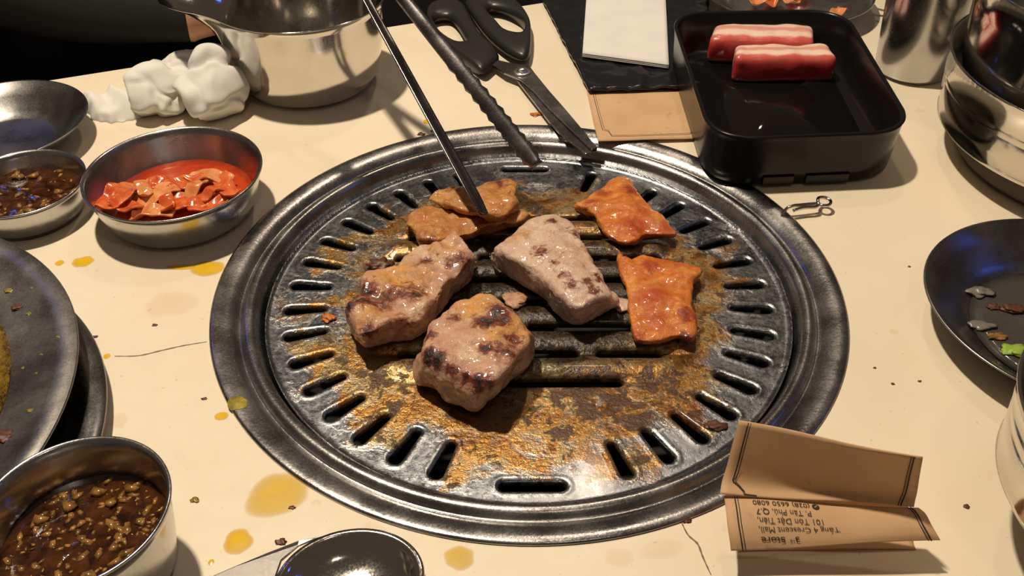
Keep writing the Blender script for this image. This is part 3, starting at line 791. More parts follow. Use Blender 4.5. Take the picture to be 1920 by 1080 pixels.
for i, (px, py, r, mt, nm, lb, ct) in enumerate([(1836, 550, .0060, M_ONION, 'onion_scrap', 'pale translucent onion scrap on the dark dish', 'food scrap'), (1862, 576, .0030, M_CRUMB, 'pepper_scrap', 'small black scrap on the dark dish', 'food scrap'), (1900, 580, .0058, M_CRUMB, 'seaweed_scrap', 'long black scrap on the dark dish', 'food scrap'),
        (1840, 612, .0052, M_ONION, 'onion_scrap', 'broad wet onion scrap near the front of the dark dish', 'food scrap'), (1905, 660, .0060, M_GREEN, 'lettuce_scrap', 'bright green lettuce scrap on the dark dish', 'food scrap'), (1870, 632, .0040, M_GARLIC, 'garlic_scrap', 'yellowish garlic scrap on the dark dish', 'food scrap')]):
    scrap(px, py, .0030, r * .72, mt, nm, lb, ct, i * 2.7 + 1, None, 1.6)

# large plates at the left -------------------------------------------
G2C = (-.3676, -.1507)
vessel('large_plate', G2C, [(0, .0005), (.10, .0005), (.115, .002), (.140, .009), (.1585, .0095), (.1602, .0105), (.1596, .0120), (.1500, .0118), (.1455, .0105), (.138, .0060), (.112, .0035), (0, .0035)], S_DARK, 'large dark steel plate with a rolled rim under another plate', 'plate', n=128)
GC = (-.3829, -.1370)
gz = .0125
vessel('large_plate', GC, [(r, z + gz) for r, z in [(0, .0005), (.095, .0005), (.110, .0015), (.150, .0140), (.1605, .0170), (.1618, .0176), (.1610, .0186), (.150, .0158), (.108, .0032), (.095, .0022), (0, .0020)]], S_PLATE, 'large steel plate smeared with yellow sauce stacked on a dark plate', 'plate', n=128)
yp = build('yellow_sauce', *disc((-.383, -.137), .1270, gz + .0095, thick=.0029, n=72, amp=.0006), M_CURRY); tag(yp, 'yellow sauce left in the large steel plate', 'sauce')
def on_plate(px, py, zs):
    return at(px, py, zs)
for i, (px, py, r, mt) in enumerate([(36, 577, .0022, M_CRUMB), (10, 820, .0034, M_CRUMB), (18, 545, .0018, M_OLIVE), (56, 588, .0012, M_OLIVE), (45, 690, .0009, M_OLIVE), (60, 770, .0012, M_OLIVE), (80, 665, .0008, M_OLIVE), (62, 540, .0009, M_OLIVE), (110, 632, .0010, M_OLIVE), (70, 700, .0008, M_OLIVE)]):
    p = at(px, py, gz + .012); rr = math.hypot(p[0] - GC[0], p[1] - GC[1])
    zz = gz + float(np.interp(rr, [.095, .108, .150, .161], [.0022, .0032, .0158, .0186])); p = at(px, py, zz)
    rr = math.hypot(p[0] - GC[0], p[1] - GC[1]); zz = gz + float(np.interp(rr, [.095, .108, .150, .161], [.0022, .0032, .0158, .0186]))
    scrap(px, py, zz - .0004, r, mt, 'sauce_crumb', 'small crumb stuck on the large yellow smeared steel plate', 'crumb', i * 1.9, 'crumbs on the large steel plate', 1.5)

# pitcher with a spout at the back ------------------------------------
PC = (-.1715, .2570); PR = .0655; PH = .0705
def spout(a, r, z):
    d = (a - math.radians(184) + math.pi) % (2 * math.pi) - math.pi
    k = max(0, (z - .040) / (PH - .040)); k = min(k, 1.05)
    return r + .034 * math.exp(-(d / .34) ** 2) * k ** 2.0
def pot_prof():
    o = [(0, .0006), (.040, .0004), (.047, .0012), (.0525, .0055), (.0565, .014), (.0592, .026), (.0612, .040), (.0630, .055), (.0643, .065), (PR, PH), (PR + .0012, PH + .0006), (PR + .0008, PH + .0015), (PR - .0008, PH + .0008)]
    i = [(r - .0014, z + .0008) for r, z in o[3:9]][::-1]
    return o + i + [(.046, .0030), (.038, .0020), (0, .0020)]
pot = thing('steel_pitcher', (PC[0], PC[1], 0), 'shiny steel pitcher with a pouring spout at the far edge of the table', 'pitcher')
build('body', *lathe(pot_prof(), PC, 128, rfun=spout, caps=False), S_POL, pot)
# steel tumbler
HC = (.3164, .2712)
vessel('steel_tumbler', HC, [(0, .0008), (.022, .0006), (.0265, .0015), (.0285, .0050), (.0312, .040), (.0345, .085), (.0362, .110), (.0372, .1105), (.0368, .1118), (.0355, .1105), (.0300, .040), (.0270, .006), (.024, .0035), (0, .0030)], S_BOWL, 'tall steel tumbler standing behind the black tray', 'cup')
# stacked bowls at the right
IC = (.3940, .1320)
def rice_prof(r, h, ridge, foot):
    return [(0, .004), (foot * .86, .004), (foot * .9, .0), (foot, .0006), (foot + .004, .006), (r * .90, ridge - .006), (r * .955, ridge - .0015), (r * .968, ridge), (r * .962, ridge + .0012), (r * .975, ridge + .010), (r * .9835, h * .68), (r * .9825, h * .685), (r * .9855, h * .70), (r * .9895, h * .745), (r * .9885, h * .75), (r * .9905, h * .765), (r, h), (r + .0016, h + .0010), (r + .0012, h + .0024), (r - .0012, h + .0012),
            (r * .965, ridge + .012), (r * .90, ridge - .004), (foot, .010), (foot * .8, .0075), (0, .007)]
vessel('steel_bowl', IC, rice_prof(.1085, .0725, .026, .084), S_POL, 'large polished steel bowl with a stepped foot, lower of two stacked', 'bowl', n=128)
vessel('steel_bowl', IC, [(r, z + .0220) for r, z in [(0, .001), (.076, .001), (.082, .003), (.092, .016), (.0985, .040), (.1020, .060), (.1035, .085), (.1045, .104), (.1060, .1048), (.1055, .1062), (.1035, .1045), (.1010, .060), (.090, .018), (.080, .006), (0, .005)]], S_POL, 'tall polished steel bowl stacked inside a larger one', 'bowl', n=128)
for i, (dx, dy, a) in enumerate([(-.062, .035, .4), (-.03, .0, 1.5), (.02, .03, 2.6), (-.02, .055, .2)]):
    leaf('lettuce_leaf', (IC[0] + dx, IC[1] + dy), .08, .06, a, .124 + .004 * i, M_GREEN, i * 4.1, 'bright green lettuce leaf in the tall stacked steel bowl', 'lettuce', 'lettuce leaves in the tall bowl', .5)
# bowl at the lower right
KC2 = (.2690, -.1890)
vessel('steel_bowl', KC2, [(0, .003), (.040, .003), (.042, 0), (.046, .0006), (.049, .006), (.0590, .020), (.0665, .030), (.0700, .036), (.0712, .0375), (.0706, .039), (.0715, .050), (.0722, .0595), (.0720, .060), (.0725, .0625), (.0731, .0660), (.0729, .0665), (.0745, .0790), (.0758, .0800), (.0756, .0812), (.0740, .0805),
        (.0700, .045), (.060, .026), (.046, .010), (0, .008)], S_POL, 'tall polished steel bowl standing next to the kraft paper pouch', 'bowl', n=128)
# plate with leftovers behind the tray, tumbler side
QC = (.2411, .3985)
vessel('side_dish_plate', QC, plate_prof(.052, .0765, .0180), S_BOWL, 'steel side dish plate with orange leftovers behind the black tray', 'plate')
for i, (px, py, a, mt) in enumerate([(1425, 3, .3, M_KIM2), (1447, 1, 1.2, M_KIM), (1478, 4, 2.0, M_KIM2), (1500, -8, .6, M_KIM), (1571, 28, .9, M_KIM2)]):
    p = at(px, py, .006 if i < 4 else .014)
    leaf('leftover_piece', (p[0], p[1]), .022, .013, a, .0075 if i < 4 else .0165, mt, i * 2.1, 'orange leftover scrap on the steel side dish plate', 'leftovers', 'orange leftovers on the far plate')
def rod(p, q, r0, r1, mat, name, label, cat, grp):
    V, F = tube([p, (np.array(p) + q) / 2, q], [r0, (r0 + r1) / 2, r1], 10); return tag(build(name, V, F, mat), label, cat, grp)
for i, (dx, dy) in enumerate([(0, 0), (.012, .006)]):
    rod(np.array((.320 + dx, .375 + dy, .0215)), np.array((.195 + dx, .470 + dy, .0250)), .0020, .0028, S_DARK, 'chopstick', 'dark metal chopstick laid across the far side dish plate', 'chopstick', 'chopsticks on the far plate')

# serving spoon at the front
def spoon():
    c = at(655, 1092, .010)
    t = thing('serving_spoon', (c[0], c[1], 0), 'shiny steel serving spoon with a deep oval bowl and broad flat handle', 'spoon')
    a, b = .0285, .0235; n = 64; V = []; F = []
    prof = [(1.10, .0100), (1.115, .0108), (1.10, .0116), (1.02, .0112), (.96, .0095), (.86, .0062), (.65, .0034), (.35, .0019), (.0, .0015)]
    und = [(.0, .0004), (.35, .0006), (.65, .0020), (.86, .0048), (.98, .0084)]
    pp = und + prof
    ax = math.radians(12)
    for i in range(n):
        th = 2 * math.pi * i / n
        for r, z in pp:
            x, y = a * r * math.cos(th), b * r * math.sin(th)
            V.append((c[0] + x * math.cos(ax) - y * math.sin(ax), c[1] + x * math.sin(ax) + y * math.cos(ax), z))
    m = len(pp)
    for i in range(n):
        j = (i + 1) % n
        for k in range(m - 1): F.append((i * m + k, j * m + k, j * m + k + 1, i * m + k + 1))
    build('bowl', V, F, S_POL, t)
    pts = [(606, 1004), (560, 1013), (500, 1036), (440, 1061), (392, 1082), (372, 1110), (362, 1160), (352, 1240), (344, 1340), (384, 1342), (410, 1250), (440, 1190), (480, 1155), (508, 1130), (514, 1090), (528, 1050), (560, 1022)]
    W = [at(px, py, .0092 + max(0, (560 - px)) / 230 * .012) for px, py in pts]; n = len(W)
    V = [tuple(p) for p in W] + [(p[0], p[1], p[2] - .0014) for p in W]
    F = [list(range(n)), list(range(n, 2 * n))[::-1]] + [(i, (i + 1) % n, n + (i + 1) % n, n + i) for i in range(n)]
    build('handle', V, F, S_HAND, t, smooth=False, bevel=.0005)
spoon()

# ================================================================== BLACK TRAY WITH RAW PORK
def rrect(cs, rad, n=10):
    out = []
    for i in range(4):
        p = np.array(cs[i]); a = np.array(cs[i - 1]) - p; b = np.array(cs[(i + 1) % 4]) - p
        a /= np.linalg.norm(a); b /= np.linalg.norm(b)
        s = p + a * rad; e = p + b * rad
        for k in range(n + 1):
            u = k / n; out.append((1 - u) ** 2 * s + 2 * u * (1 - u) * (p + (a + b) * rad * .09) + u * u * e)
    return np.array(out)
TZ0 = .0020; TH = .0405
tcs = [at(1333, 263, TH)[:2], at(1722, 247, TH)[:2], at(1584, 17, TH)[:2], at(1254, 22, TH)[:2]]
tctr = np.mean(tcs, axis=0)
tray = thing('meat_tray', (tctr[0], tctr[1], TZ0), 'deep black plastic tray with rounded corners holding raw pork', 'tray')
def inset(cs, d):
    out = []
    for i in range(4):
        p = np.array(cs[i]); a = np.array(cs[i - 1]) - p; b = np.array(cs[(i + 1) % 4]) - p
        a /= np.linalg.norm(a); b /= np.linalg.norm(b); out.append(p + (a + b) * d)
    return out
levels = [(.008, .030, TZ0 + .0012), (.0038, .030, TZ0), (.0026, .030, TZ0 + .0015), (.0020, .030, TZ0 + .010), (.0010, .030, TH - .006), (.0006, .030, TH - .0022), (0, .030, TH - .0004), (.0006, .030, TH + .0004), (.0024, .029, TH + .0003), (.0032, .028, TH - .0012), (.0050, .028, .020), (.0066, .027, .0110), (.0100, .026, .0080), (.0160, .023, .0066)]
V = []; F = []
lm = None
for d, rad, z in levels:
    R = rrect(inset(tcs, d), rad); lm = len(R); V += [(x, y, z) for x, y in R]
for k in range(len(levels) - 1):
    for i in range(lm):
        j = (i + 1) % lm; F.append((k * lm + i, k * lm + j, (k + 1) * lm + j, (k + 1) * lm + i))
F.append(list(range(lm))); F.append([(len(levels) - 1) * lm + i for i in range(lm)])
build('body', V, F, M_BLACKPL, tray)
# stacking notch lip along the front base
fd = (tcs[1] - tcs[0]) / np.linalg.norm(tcs[1] - tcs[0]); fn = np.array([fd[1], -fd[0]])
for s0, s1 in ((.040, .062), (.070, .100)):
    a = tcs[0] + fd * s0 - fn * .0024; b = tcs[0] + fd * s1 - fn * .0024
    V, F = prism([tuple(a), tuple(b), tuple(b + fn * .0016), tuple(a + fn * .0016)], TZ0 + .0004, TZ0 + .0075)
    build('base_lug', V, F, M_BLACKPL, tray, smooth=False, bevel=.0006)
jz = .0074
R = rrect(inset(tcs, .0155), .022); jc = R.mean(0)
V = [(*jc, jz + .0002)] + [(x, y, jz) for x, y in R] + [(x, y, jz - .0005) for x, y in R]; nR = len(R)
F = [(0, 1 + i, 1 + (i + 1) % nR) for i in range(nR)] + [(1 + i, 1 + nR + i, 1 + nR + (i + 1) % nR, 1 + (i + 1) % nR) for i in range(nR)] + [[1 + nR + i for i in range(nR)]]
tag(build('meat_juice', V, F, M_JUICE), 'thin wet meat juice on the floor of the black tray', 'juice')

def pork_block(corners, z0, z1, label, seed):
    """corners: back-left, back-right, front-right, front-left (world xy); loft along the length"""
    bl, br, frr, fl_ = [np.array(c) for c in corners]
    nu = 28; sec = []
    # cross-section walk: bottom-back -> back top -> front top -> front bottom (closed), with band coordinate
    w = [(-.0, .0, .0), (.0, .3, .0), (.01, .72, .0), (.05, .95, .02), (.14, 1.0, .06), (.28, 1.02, .14), (.42, 1.01, .22), (.56, 1.0, .30), (.70, 1.0, .38), (.84, .985, .46), (.94, .92, .52), (.99, .80, .58), (1.01, .62, .66), (1.01, .44, .74), (1.0, .26, .84), (.98, .10, .94), (.94, .0, 1.0), (.6, -.02, .9), (.2, -.02, .1)]
    V = []; band = []; F = []; m = len(w)
    for i in range(nu):
        u = i / (nu - 1); b = bl + (br - bl) * u; f = fl_ + (frr - fl_) * u
        e = min(u, 1 - u); k = 1 - .16 * max(0, 1 - e / .06) ** 2
        for (a, h, s) in w:
            aa = .5 + (a - .5) * k; hh = z0 + (z1 - z0) * (h if h < .5 else .5 + (h - .5) * k)
            p = b + (f - b) * aa; q = (p[0], p[1], hh)
            d = [fbm(q, 60, 3, seed) * .0012, fbm(q, 60, 3, seed + 4) * .0014, fbm(q, 60, 3, seed + 8) * .0012 if h > .05 else 0]
            V.append((q[0] + d[0], q[1] + d[1], max(z0, q[2] + d[2]))); band.append(s)
    for i in range(nu - 1):
        for k in range(m): F.append((i * m + k, i * m + (k + 1) % m, (i + 1) * m + (k + 1) % m, (i + 1) * m + k))
    for i in (0, nu - 1):
        c = len(V); V.append(tuple(np.mean([V[i * m + k] for k in range(m)], axis=0))); band.append(.45)
        F += [(i * m + k, i * m + (k + 1) % m, c) for k in range(m)]
    return tag(build('raw_pork_block', V, F, M_RAW, attrs={'band': band}, sub=1), label, 'raw meat')
pork_block([at(1345, 38, .030)[:2], at(1524, 42, .030)[:2], at(1530, 76, .030)[:2], at(1328, 70, .030)[:2]], .0078, .030, 'raw pork belly block with broad white fat at the far end of the tray', 3.0)
pork_block([at(1380, 79, .029)[:2], at(1552, 80, .029)[:2], at(1574, 107, .029)[:2], at(1377, 108, .029)[:2]], .0078, .029, 'raw pork belly block with a deep red lean side in the middle of the tray', 9.0)

# ================================================================== PAPER, FILM, NAPKINS
def sheet(name, quad, z, th, mat, label, cat, nu=24, nv=18, amp=.001, seed=0, sc=40, parent=None, group=None, zf=None):
    """quad: TL, TR, BR, BL in world xy"""
    q = [np.array(p) for p in quad]; V = []; F = []
    for s in (0, 1):
        for i in range(nu):
            for j in range(nv):
                u, v = i / (nu - 1), j / (nv - 1)
                p = (q[0] * (1 - u) + q[1] * u) * (1 - v) + (q[3] * (1 - u) + q[2] * u) * v
                e = amp * (.5 + .5 * fbm((p[0], p[1], 0), sc, 3, seed)) * 1.2
                zz = z + max(0, e) + (zf(u, v) if zf else 0) + th * s
                V.append((p[0], p[1], zz))
    for s in (0, 1):
        o = s * nu * nv
        for i in range(nu - 1):
            for j in range(nv - 1):
                F.append((o + i * nv + j, o + (i + 1) * nv + j, o + (i + 1) * nv + j + 1, o + i * nv + j + 1))
    bd = [(i, 0) for i in range(nu)] + [(nu - 1, j) for j in range(1, nv)] + [(i, nv - 1) for i in range(nu - 2, -1, -1)] + [(0, j) for j in range(nv - 2, 0, -1)]
    for a, b in zip(bd, bd[1:] + bd[:1]):
        ia, ib = a[0] * nv + a[1], b[0] * nv + b[1]; F.append((ia, ib, ib + nu * nv, ia + nu * nv))
    o = build(name, V, F, mat, parent)
    return tag(o, label, cat, group) if parent is None else o
kq = [at(1100, 166, .003)[:2], at(1318, 158, .003)[:2], at(1345, 258, .003)[:2], at(1121, 265, .003)[:2]]
kp = thing('kraft_sleeve', (*np.mean(kq, axis=0), 0), 'flat brown kraft paper sleeve with a thin printed border, tucked beside the black tray', 'paper sleeve')
def kzf(u, v): return .0012 * max(0, v - .5) * 2
sheet('sleeve', kq, .0012, .0006, M_KRAFT, None, None, amp=.0005, seed=3, parent=kp, zf=kzf)
def kpt(u, v, dz=.0026):
    q = [np.array(p) for p in kq]; p = (q[0] * (1 - u) + q[1] * u) * (1 - v) + (q[3] * (1 - u) + q[2] * u) * v
    e = max(0, .0005 * (.5 + .5 * fbm((p[0], p[1], 0), 40, 3, 3)) * 1.2)
    return np.array((p[0], p[1], .0012 + .0006 + e + kzf(u, v) + .00012))
def line_uv(pts, S, wd, parent, name='printed_line'):
    """thin printed line on a surface S(u, v)"""
    P = []
    for a, b in zip(pts[:-1], pts[1:]):
        k = max(2, int(24 * math.hypot(b[0] - a[0], b[1] - a[1])) + 1)
        for i in range(k): P.append((a[0] + (b[0] - a[0]) * i / k, a[1] + (b[1] - a[1]) * i / k))
    P.append(pts[-1]); W = [S(*p) for p in P]; V = []; F = []
    for i in range(len(W)):
        t = W[min(i + 1, len(W) - 1)] - W[max(i - 1, 0)]; t /= np.linalg.norm(t) + 1e-12
        u, v = P[i]; e = 1e-3
        nrm = np.cross(S(u + e, v) - S(u - e, v), S(u, v + e) - S(u, v - e)); nrm /= np.linalg.norm(nrm) + 1e-12
        s = np.cross(nrm, t); V += [W[i] - s * wd, W[i] + s * wd]
    for i in range(len(W) - 1): F.append((2 * i, 2 * i + 2, 2 * i + 3, 2 * i + 1))
    return build(name, V, F, M_INK, parent, smooth=False)
for d in (0, .016):
    line_uv([(.045 + d, .03), (.060 + d, .80 - d), (.105, .83 - d), (.125, .93 - d * 1.3), (.50, .935 - d * 1.3), (.78, .93 - d * 1.3), (.83, .83 - d), (.88 - d, .80), (.83 - d, .03)], kpt, .00022 if d == 0 else .00014, kp)
# black film pouch
fq = [at(1008, -12, .002)[:2], at(1330, -10, .002)[:2], at(1318, 170, .002)[:2], at(1104, 178, .002)[:2]]
fo = sheet('black_pouch', fq, .0022, .0018, M_FILM, 'crinkled black plastic pouch lying under the folded white napkin', 'pouch', 44, 44, .0042, 5, 80)
# folded white napkin
nq = [at(1102, -40, .010)[:2], at(1246, -40, .010)[:2], at(1254, 124, .010)[:2], at(1092, 102, .010)[:2]]
nap = thing('folded_napkin', (*np.mean(nq, axis=0), .007), 'flat folded white paper napkin on the black pouch', 'napkin')
for k in range(3):
    sheet('napkin_layer', nq, .0075 + k * .0013, .0010, M_PAPER, None, None, amp=.0003, seed=k, parent=nap, sc=20)

# crumpled tissue: sharp-creased sheets
from mathutils.geometry import delaunay_2d_cdt
def crumpled_sheet(outline_px, lobes, npts, seed, rough=.35):
    """outline_px: (px, py, z of the silhouette there); lobes: (x, y, radius, height)"""
    rnd = random.Random(seed)
    O = np.array([at(*p)[:2] for p in outline_px]); O = closed_spline(O, 34)
    O = O + np.array([[rnd.gauss(0, .0012), rnd.gauss(0, .0012)] for _ in O])
    poly = [tuple(q) for q in O]; mn, mx = O.min(0), O.max(0); pts = []
    while len(pts) < npts:
        p = (rnd.uniform(mn[0], mx[0]), rnd.uniform(mn[1], mx[1]))
        if pip(poly, *p) and min([9] + [math.hypot(p[0] - q[0], p[1] - q[1]) for q in pts]) > .0085 and min(np.hypot(O[:, 0] - p[0], O[:, 1] - p[1])) > .0028: pts.append(p)
        elif rnd.random() < .0006: break
    def env(x, y): return max(h * max(0.0, 1 - ((x - a) ** 2 + (y - b) ** 2) / r ** 2) ** .85 for a, b, r, h in lobes)
    allp = poly + pts; nO = len(poly)
    Z = [.0006] * nO + [max(.002, env(x, y) * (1 - rough + rough * 1.5 * (rnd.random() > .45) + rough * .3 * rnd.random()) + .002) for x, y in pts]
    vo, _, fo_, ov, _, _ = delaunay_2d_cdt([Vector(p) for p in allp], [(i, (i + 1) % nO) for i in range(nO)], [list(range(nO))], 1, 1e-7)
    V = [(v.x, v.y, Z[o[0]] if o else .0006) for v, o in zip(vo, ov)]
    me = bpy.data.meshes.new('tmp'); me.from_pydata(V, [], [list(f) for f in fo_])
    bm = bmesh.new(); bm.from_mesh(me); bmesh.ops.subdivide_edges(bm, edges=bm.edges, cuts=3, use_grid_fill=True)
    for _ in range(2): bmesh.ops.smooth_vert(bm, verts=[v for v in bm.verts if not v.is_boundary], factor=.40, use_axis_x=True, use_axis_y=True, use_axis_z=True)
    bm.verts.ensure_lookup_table(); V = [tuple(v.co) for v in bm.verts]; F = [[v.index for v in f.verts] for f in bm.faces]; n = len(V)
    bd = [(e.verts[0].index, e.verts[1].index) for e in bm.edges if e.is_boundary]; bm.free(); bpy.data.meshes.remove(me)
    V2 = V + [(x, y, max(.0001, z - .0008)) for x, y, z in V]
    F2 = F + [[i + n for i in f][::-1] for f in F] + [[a, b, b + n, a + n] for a, b in bd]
    return V2, F2
tc = at(330, 200, .0)
tis = thing('crumpled_tissue', (tc[0], tc[1], 0), 'crumpled white paper tissues heaped beside the steel pitcher', 'tissue')
L1 = at(392, 165, .020); L2 = at(300, 170, .015); L3 = at(355, 118, .012)
def wad(c, rx, ry, rz, seed, rot):
    bm = bmesh.new(); bmesh.ops.create_icosphere(bm, subdivisions=5, radius=1); rnd = random.Random(seed)
    def rv(zs=.8): return Vector((rnd.gauss(0, 1), rnd.gauss(0, 1), rnd.gauss(0, zs))).normalized()
    pl = [(rv(), .70 + rnd.random() * .26) for _ in range(15)]; cr = [(rv(), rnd.uniform(-.5, .5), rv()) for _ in range(9)]
    for v in bm.verts:
        d = v.co.normalized(); wv = Vector((noise.noise(d * 1.5 + Vector((seed, 0, 0))), noise.noise(d * 1.5 + Vector((0, seed, 9))), noise.noise(d * 1.5 + Vector((5, 0, seed)))))
        dd = (d + wv * .45).normalized(); acc = math.exp(-26 * 1.1)
        for n_, o_ in pl:
            cs = dd.dot(n_)
            if cs > .05: acc += math.exp(-26 * min(o_ / cs, 3))
        r = -math.log(acc) / 26 + .05
        for n_, o_, m_ in cr:
            k = max(0, dd.dot(m_) + .15); e = (dd.dot(n_) - o_)
            r *= 1 - .15 * min(1, k * 1.6) * math.exp(-(e / .07) ** 2) + .05 * min(1, k * 1.6) * math.exp(-((e - .13) / .05) ** 2)
        v.co = d * r
    for _ in range(2): bmesh.ops.smooth_vert(bm, verts=bm.verts, factor=.5, use_axis_x=True, use_axis_y=True, use_axis_z=True)
    V = []
    for v in bm.verts:
        x, y = v.co.x * rx, v.co.y * ry
        V.append((c[0] + x * math.cos(rot) - y * math.sin(rot), c[1] + x * math.sin(rot) + y * math.cos(rot), max(.0004, c[2] + v.co.z * rz)))
    F = [[q.index for q in f.verts] for f in bm.faces]; bm.free()
    return V, F
for (px, py, zc, rx, ry, rz, sd, rt) in ((396, 165, .021, .027, .032, .027, 4, .4), (300, 172, .014, .030, .030, .020, 12, .4), (345, 135, .014, .030, .020, .018, 21, .2)):
    build('tissue_sheet', *wad((*at(px, py, zc)[:2], zc), rx, ry, rz, sd, rt), M_PAPER, tis)
build('tissue_sheet', *crumpled_sheet([(150, 198, 0), (185, 176, .003), (235, 172, .006), (262, 190, .006), (268, 220, 0), (225, 230, 0), (180, 226, 0)], [(at(225, 200)[0], at(225, 200)[1], .05, .010)], 26, 5, .5), M_PAPER, tis)

# kraft pouch standing at the front right ------------------------------
pouch_rows = [  # (left point, right point): from the top edge of the tall flap down
    (at(1385, 789, .054), at(1730, 860, .054)),
    (at(1373, 835, .0420), at(1724, 892, .0420)),
    (at(1362, 878, .0305), at(1719, 925, .0305)),
    (at(1354, 903, .0255), at(1716, 938, .0255)),
    (at(1350, 926, .0238), at(1714, 950, .0240))]
front_rows = [
    (at(1358, 930, .0215), at(1722, 953, .0225)),
    (at(1361, 955, .0212), at(1735, 965, .0228)),
    (at(1364, 985, .0195), at(1746, 985, .0212)),
    (at(1368, 1012, .0165), at(1757, 1002, .0190)),
    (at(1371, 1033, .0130), at(1764, 1012, .0170))]
def rowsurf(rows):
    Lp = np.array([r[0] for r in rows]); Rp = np.array([r[1] for r in rows])
    def S(u, v):
        n = len(rows) - 1; t = min(max(v, 0), 1) * n; k = min(int(t), n - 1); f = t - k
        def cr(P):
            p1, p2 = P[k], P[k + 1]; p0 = P[k - 1] if k else 2 * p1 - p2; p3 = P[k + 2] if k + 2 <= n else 2 * p2 - p1
            return .5 * (2 * p1 + (p2 - p0) * f + (2 * p0 - 5 * p1 + 4 * p2 - p3) * f * f + (3 * p1 - p0 - 3 * p2 + p3) * f ** 3)
        p = cr(Lp) * (1 - u) + cr(Rp) * u
        return p + np.array([0, 0, .0006 * math.sin(u * 7 + v * 3)])
    return S
SA, SB = rowsurf(pouch_rows), rowsurf(front_rows)
def surf_mesh(S, nu=28, nv=22, th=.0007):
    V = []; F = []
    for s in (0, 1):
        for i in range(nu):
            for j in range(nv):
                u, v = i / (nu - 1), j / (nv - 1); p = S(u, v); e = 1e-3
                nr = np.cross(S(u + e, v) - S(u - e, v), S(u, v + e) - S(u, v - e)); nr /= np.linalg.norm(nr)
                if nr[2] * .5 - nr[1] < 0: nr = -nr
                V.append(p - nr * th * s)
    for s in (0, 1):
        o = s * nu * nv
        for i in range(nu - 1):
            for j in range(nv - 1): F.append((o + i * nv + j, o + (i + 1) * nv + j, o + (i + 1) * nv + j + 1, o + i * nv + j + 1))
    bd = [(i, 0) for i in range(nu)] + [(nu - 1, j) for j in range(1, nv)] + [(i, nv - 1) for i in range(nu - 2, -1, -1)] + [(0, j) for j in range(nv - 2, 0, -1)]
    for a, b in zip(bd, bd[1:] + bd[:1]):
        ia, ib = a[0] * nv + a[1], b[0] * nv + b[1]; F.append((ia, ib, ib + nu * nv, ia + nu * nv))
    return V, F
pc = at(1540, 960, 0)
pouch = thing('kraft_pouch', (pc[0], pc[1], 0), 'folded brown kraft paper pouch printed with an upside down store address', 'paper pouch')
build('back_flap', *surf_mesh(SA), M_KRAFT, pouch)
build('front_flap', *surf_mesh(SB), M_KRAFT, pouch)
under_rows = [(at(1352, 926, .0160), at(1708, 950, .0165)), (at(1356, 950, .0090), at(1712, 968, .0090)), (at(1364, 985, .0040), at(1716, 990, .0040)), (at(1373, 1028, .0012), at(1722, 1030, .0012)), (at(1380, 1046, .0008), at(1728, 1044, .0008))]
SC = rowsurf([(np.array(a) + [.002, .004, 0], np.array(b) + [-.001, .004, 0]) for a, b in under_rows])
build('bottom_flap', *surf_mesh(SC), M_KRAFT, pouch)
def up(S, d=.00045):
    def T(u, v):
        e = 1e-3; nr = np.cross(S(u + e, v) - S(u - e, v), S(u, v + e) - S(u, v - e)); nr /= np.linalg.norm(nr)
        if nr[2] * .5 - nr[1] < 0: nr = -nr
        return S(u, v) + nr * d
    return T
UA, UB = up(SA), up(SB)
for du, wd in ((0, .00030), (.014, .00018)):
    line_uv([(.055 + du, .0), (.052 + du, .72)], UA, wd, pouch)
    line_uv([(.052 + du, .72), (.085 + du * .6, .80), (.115 + du * .5, .90), (.125 + du * .5, .965), (.19, .975)], UA, wd * .8, pouch)
    line_uv([(.955 - du, .0), (.930 - du, 1.0)], UA, wd, pouch)
    line_uv([(.052 + du, .0), (.055 + du, 1.0)], UB, wd, pouch)
    line_uv([(.955 - du, .0), (.955 - du, 1.0)], UB, wd, pouch)
def text_on(txt, u_end, v_c, hgt, S, parent, bold=0.0, squeeze=1.0):
    """upside-down print: the text's end sits at u_end (left), reading from the far side"""
    cu = bpy.data.curves.new('txt', 'FONT'); cu.body = txt; cu.size = 1.0; cu.offset = bold; cu.resolution_u = 3
    tmp = bpy.data.objects.new('txt', cu); COL.objects.link(tmp)
    dg = bpy.context.evaluated_depsgraph_get(); me = bpy.data.meshes.new_from_object(tmp.evaluated_get(dg))
    bpy.data.objects.remove(tmp); bpy.data.curves.remove(cu)
    xs = [v.co.x for v in me.vertices]; w_ = max(xs)
    Lu = np.linalg.norm(S(1, .5) - S(0, .5)); Lv = sum(np.linalg.norm(S(.5, (i + 1) / 10) - S(.5, i / 10)) for i in range(10))
    V = []
    for v in me.vertices:
        u = u_end + (w_ - v.co.x) * hgt * squeeze / Lu; vv = v_c + (v.co.y - .34) * hgt / Lv
        V.append(S(u, vv))
    F = [list(p.vertices) for p in me.polygons]; bpy.data.meshes.remove(me)
    return tag(build('printed_text', V, F, M_INK, parent, smooth=False), 'small black printed address line')
HG = .0027
text_on('(028) 6650 6080', .140, .12, HG, UB, pouch, 0, 1.42)
text_on('P. Tân Phú, Q.7', .150, .285, HG, UB, pouch, 0, 1.42)
text_on('101 Tôn Dật Tiên,', .150, .43, HG, UB, pouch, 0, 1.42)
text_on('Tầng 4 Crescent Mall,', .150, .575, HG, UB, pouch, 0, 1.42)
text_on('3   Store', .152, .76, HG * 1.15, UB, pouch, .016, 1.5)
text_on('rd', .292, .79, HG * .6, UB, pouch, .015, 1.3)
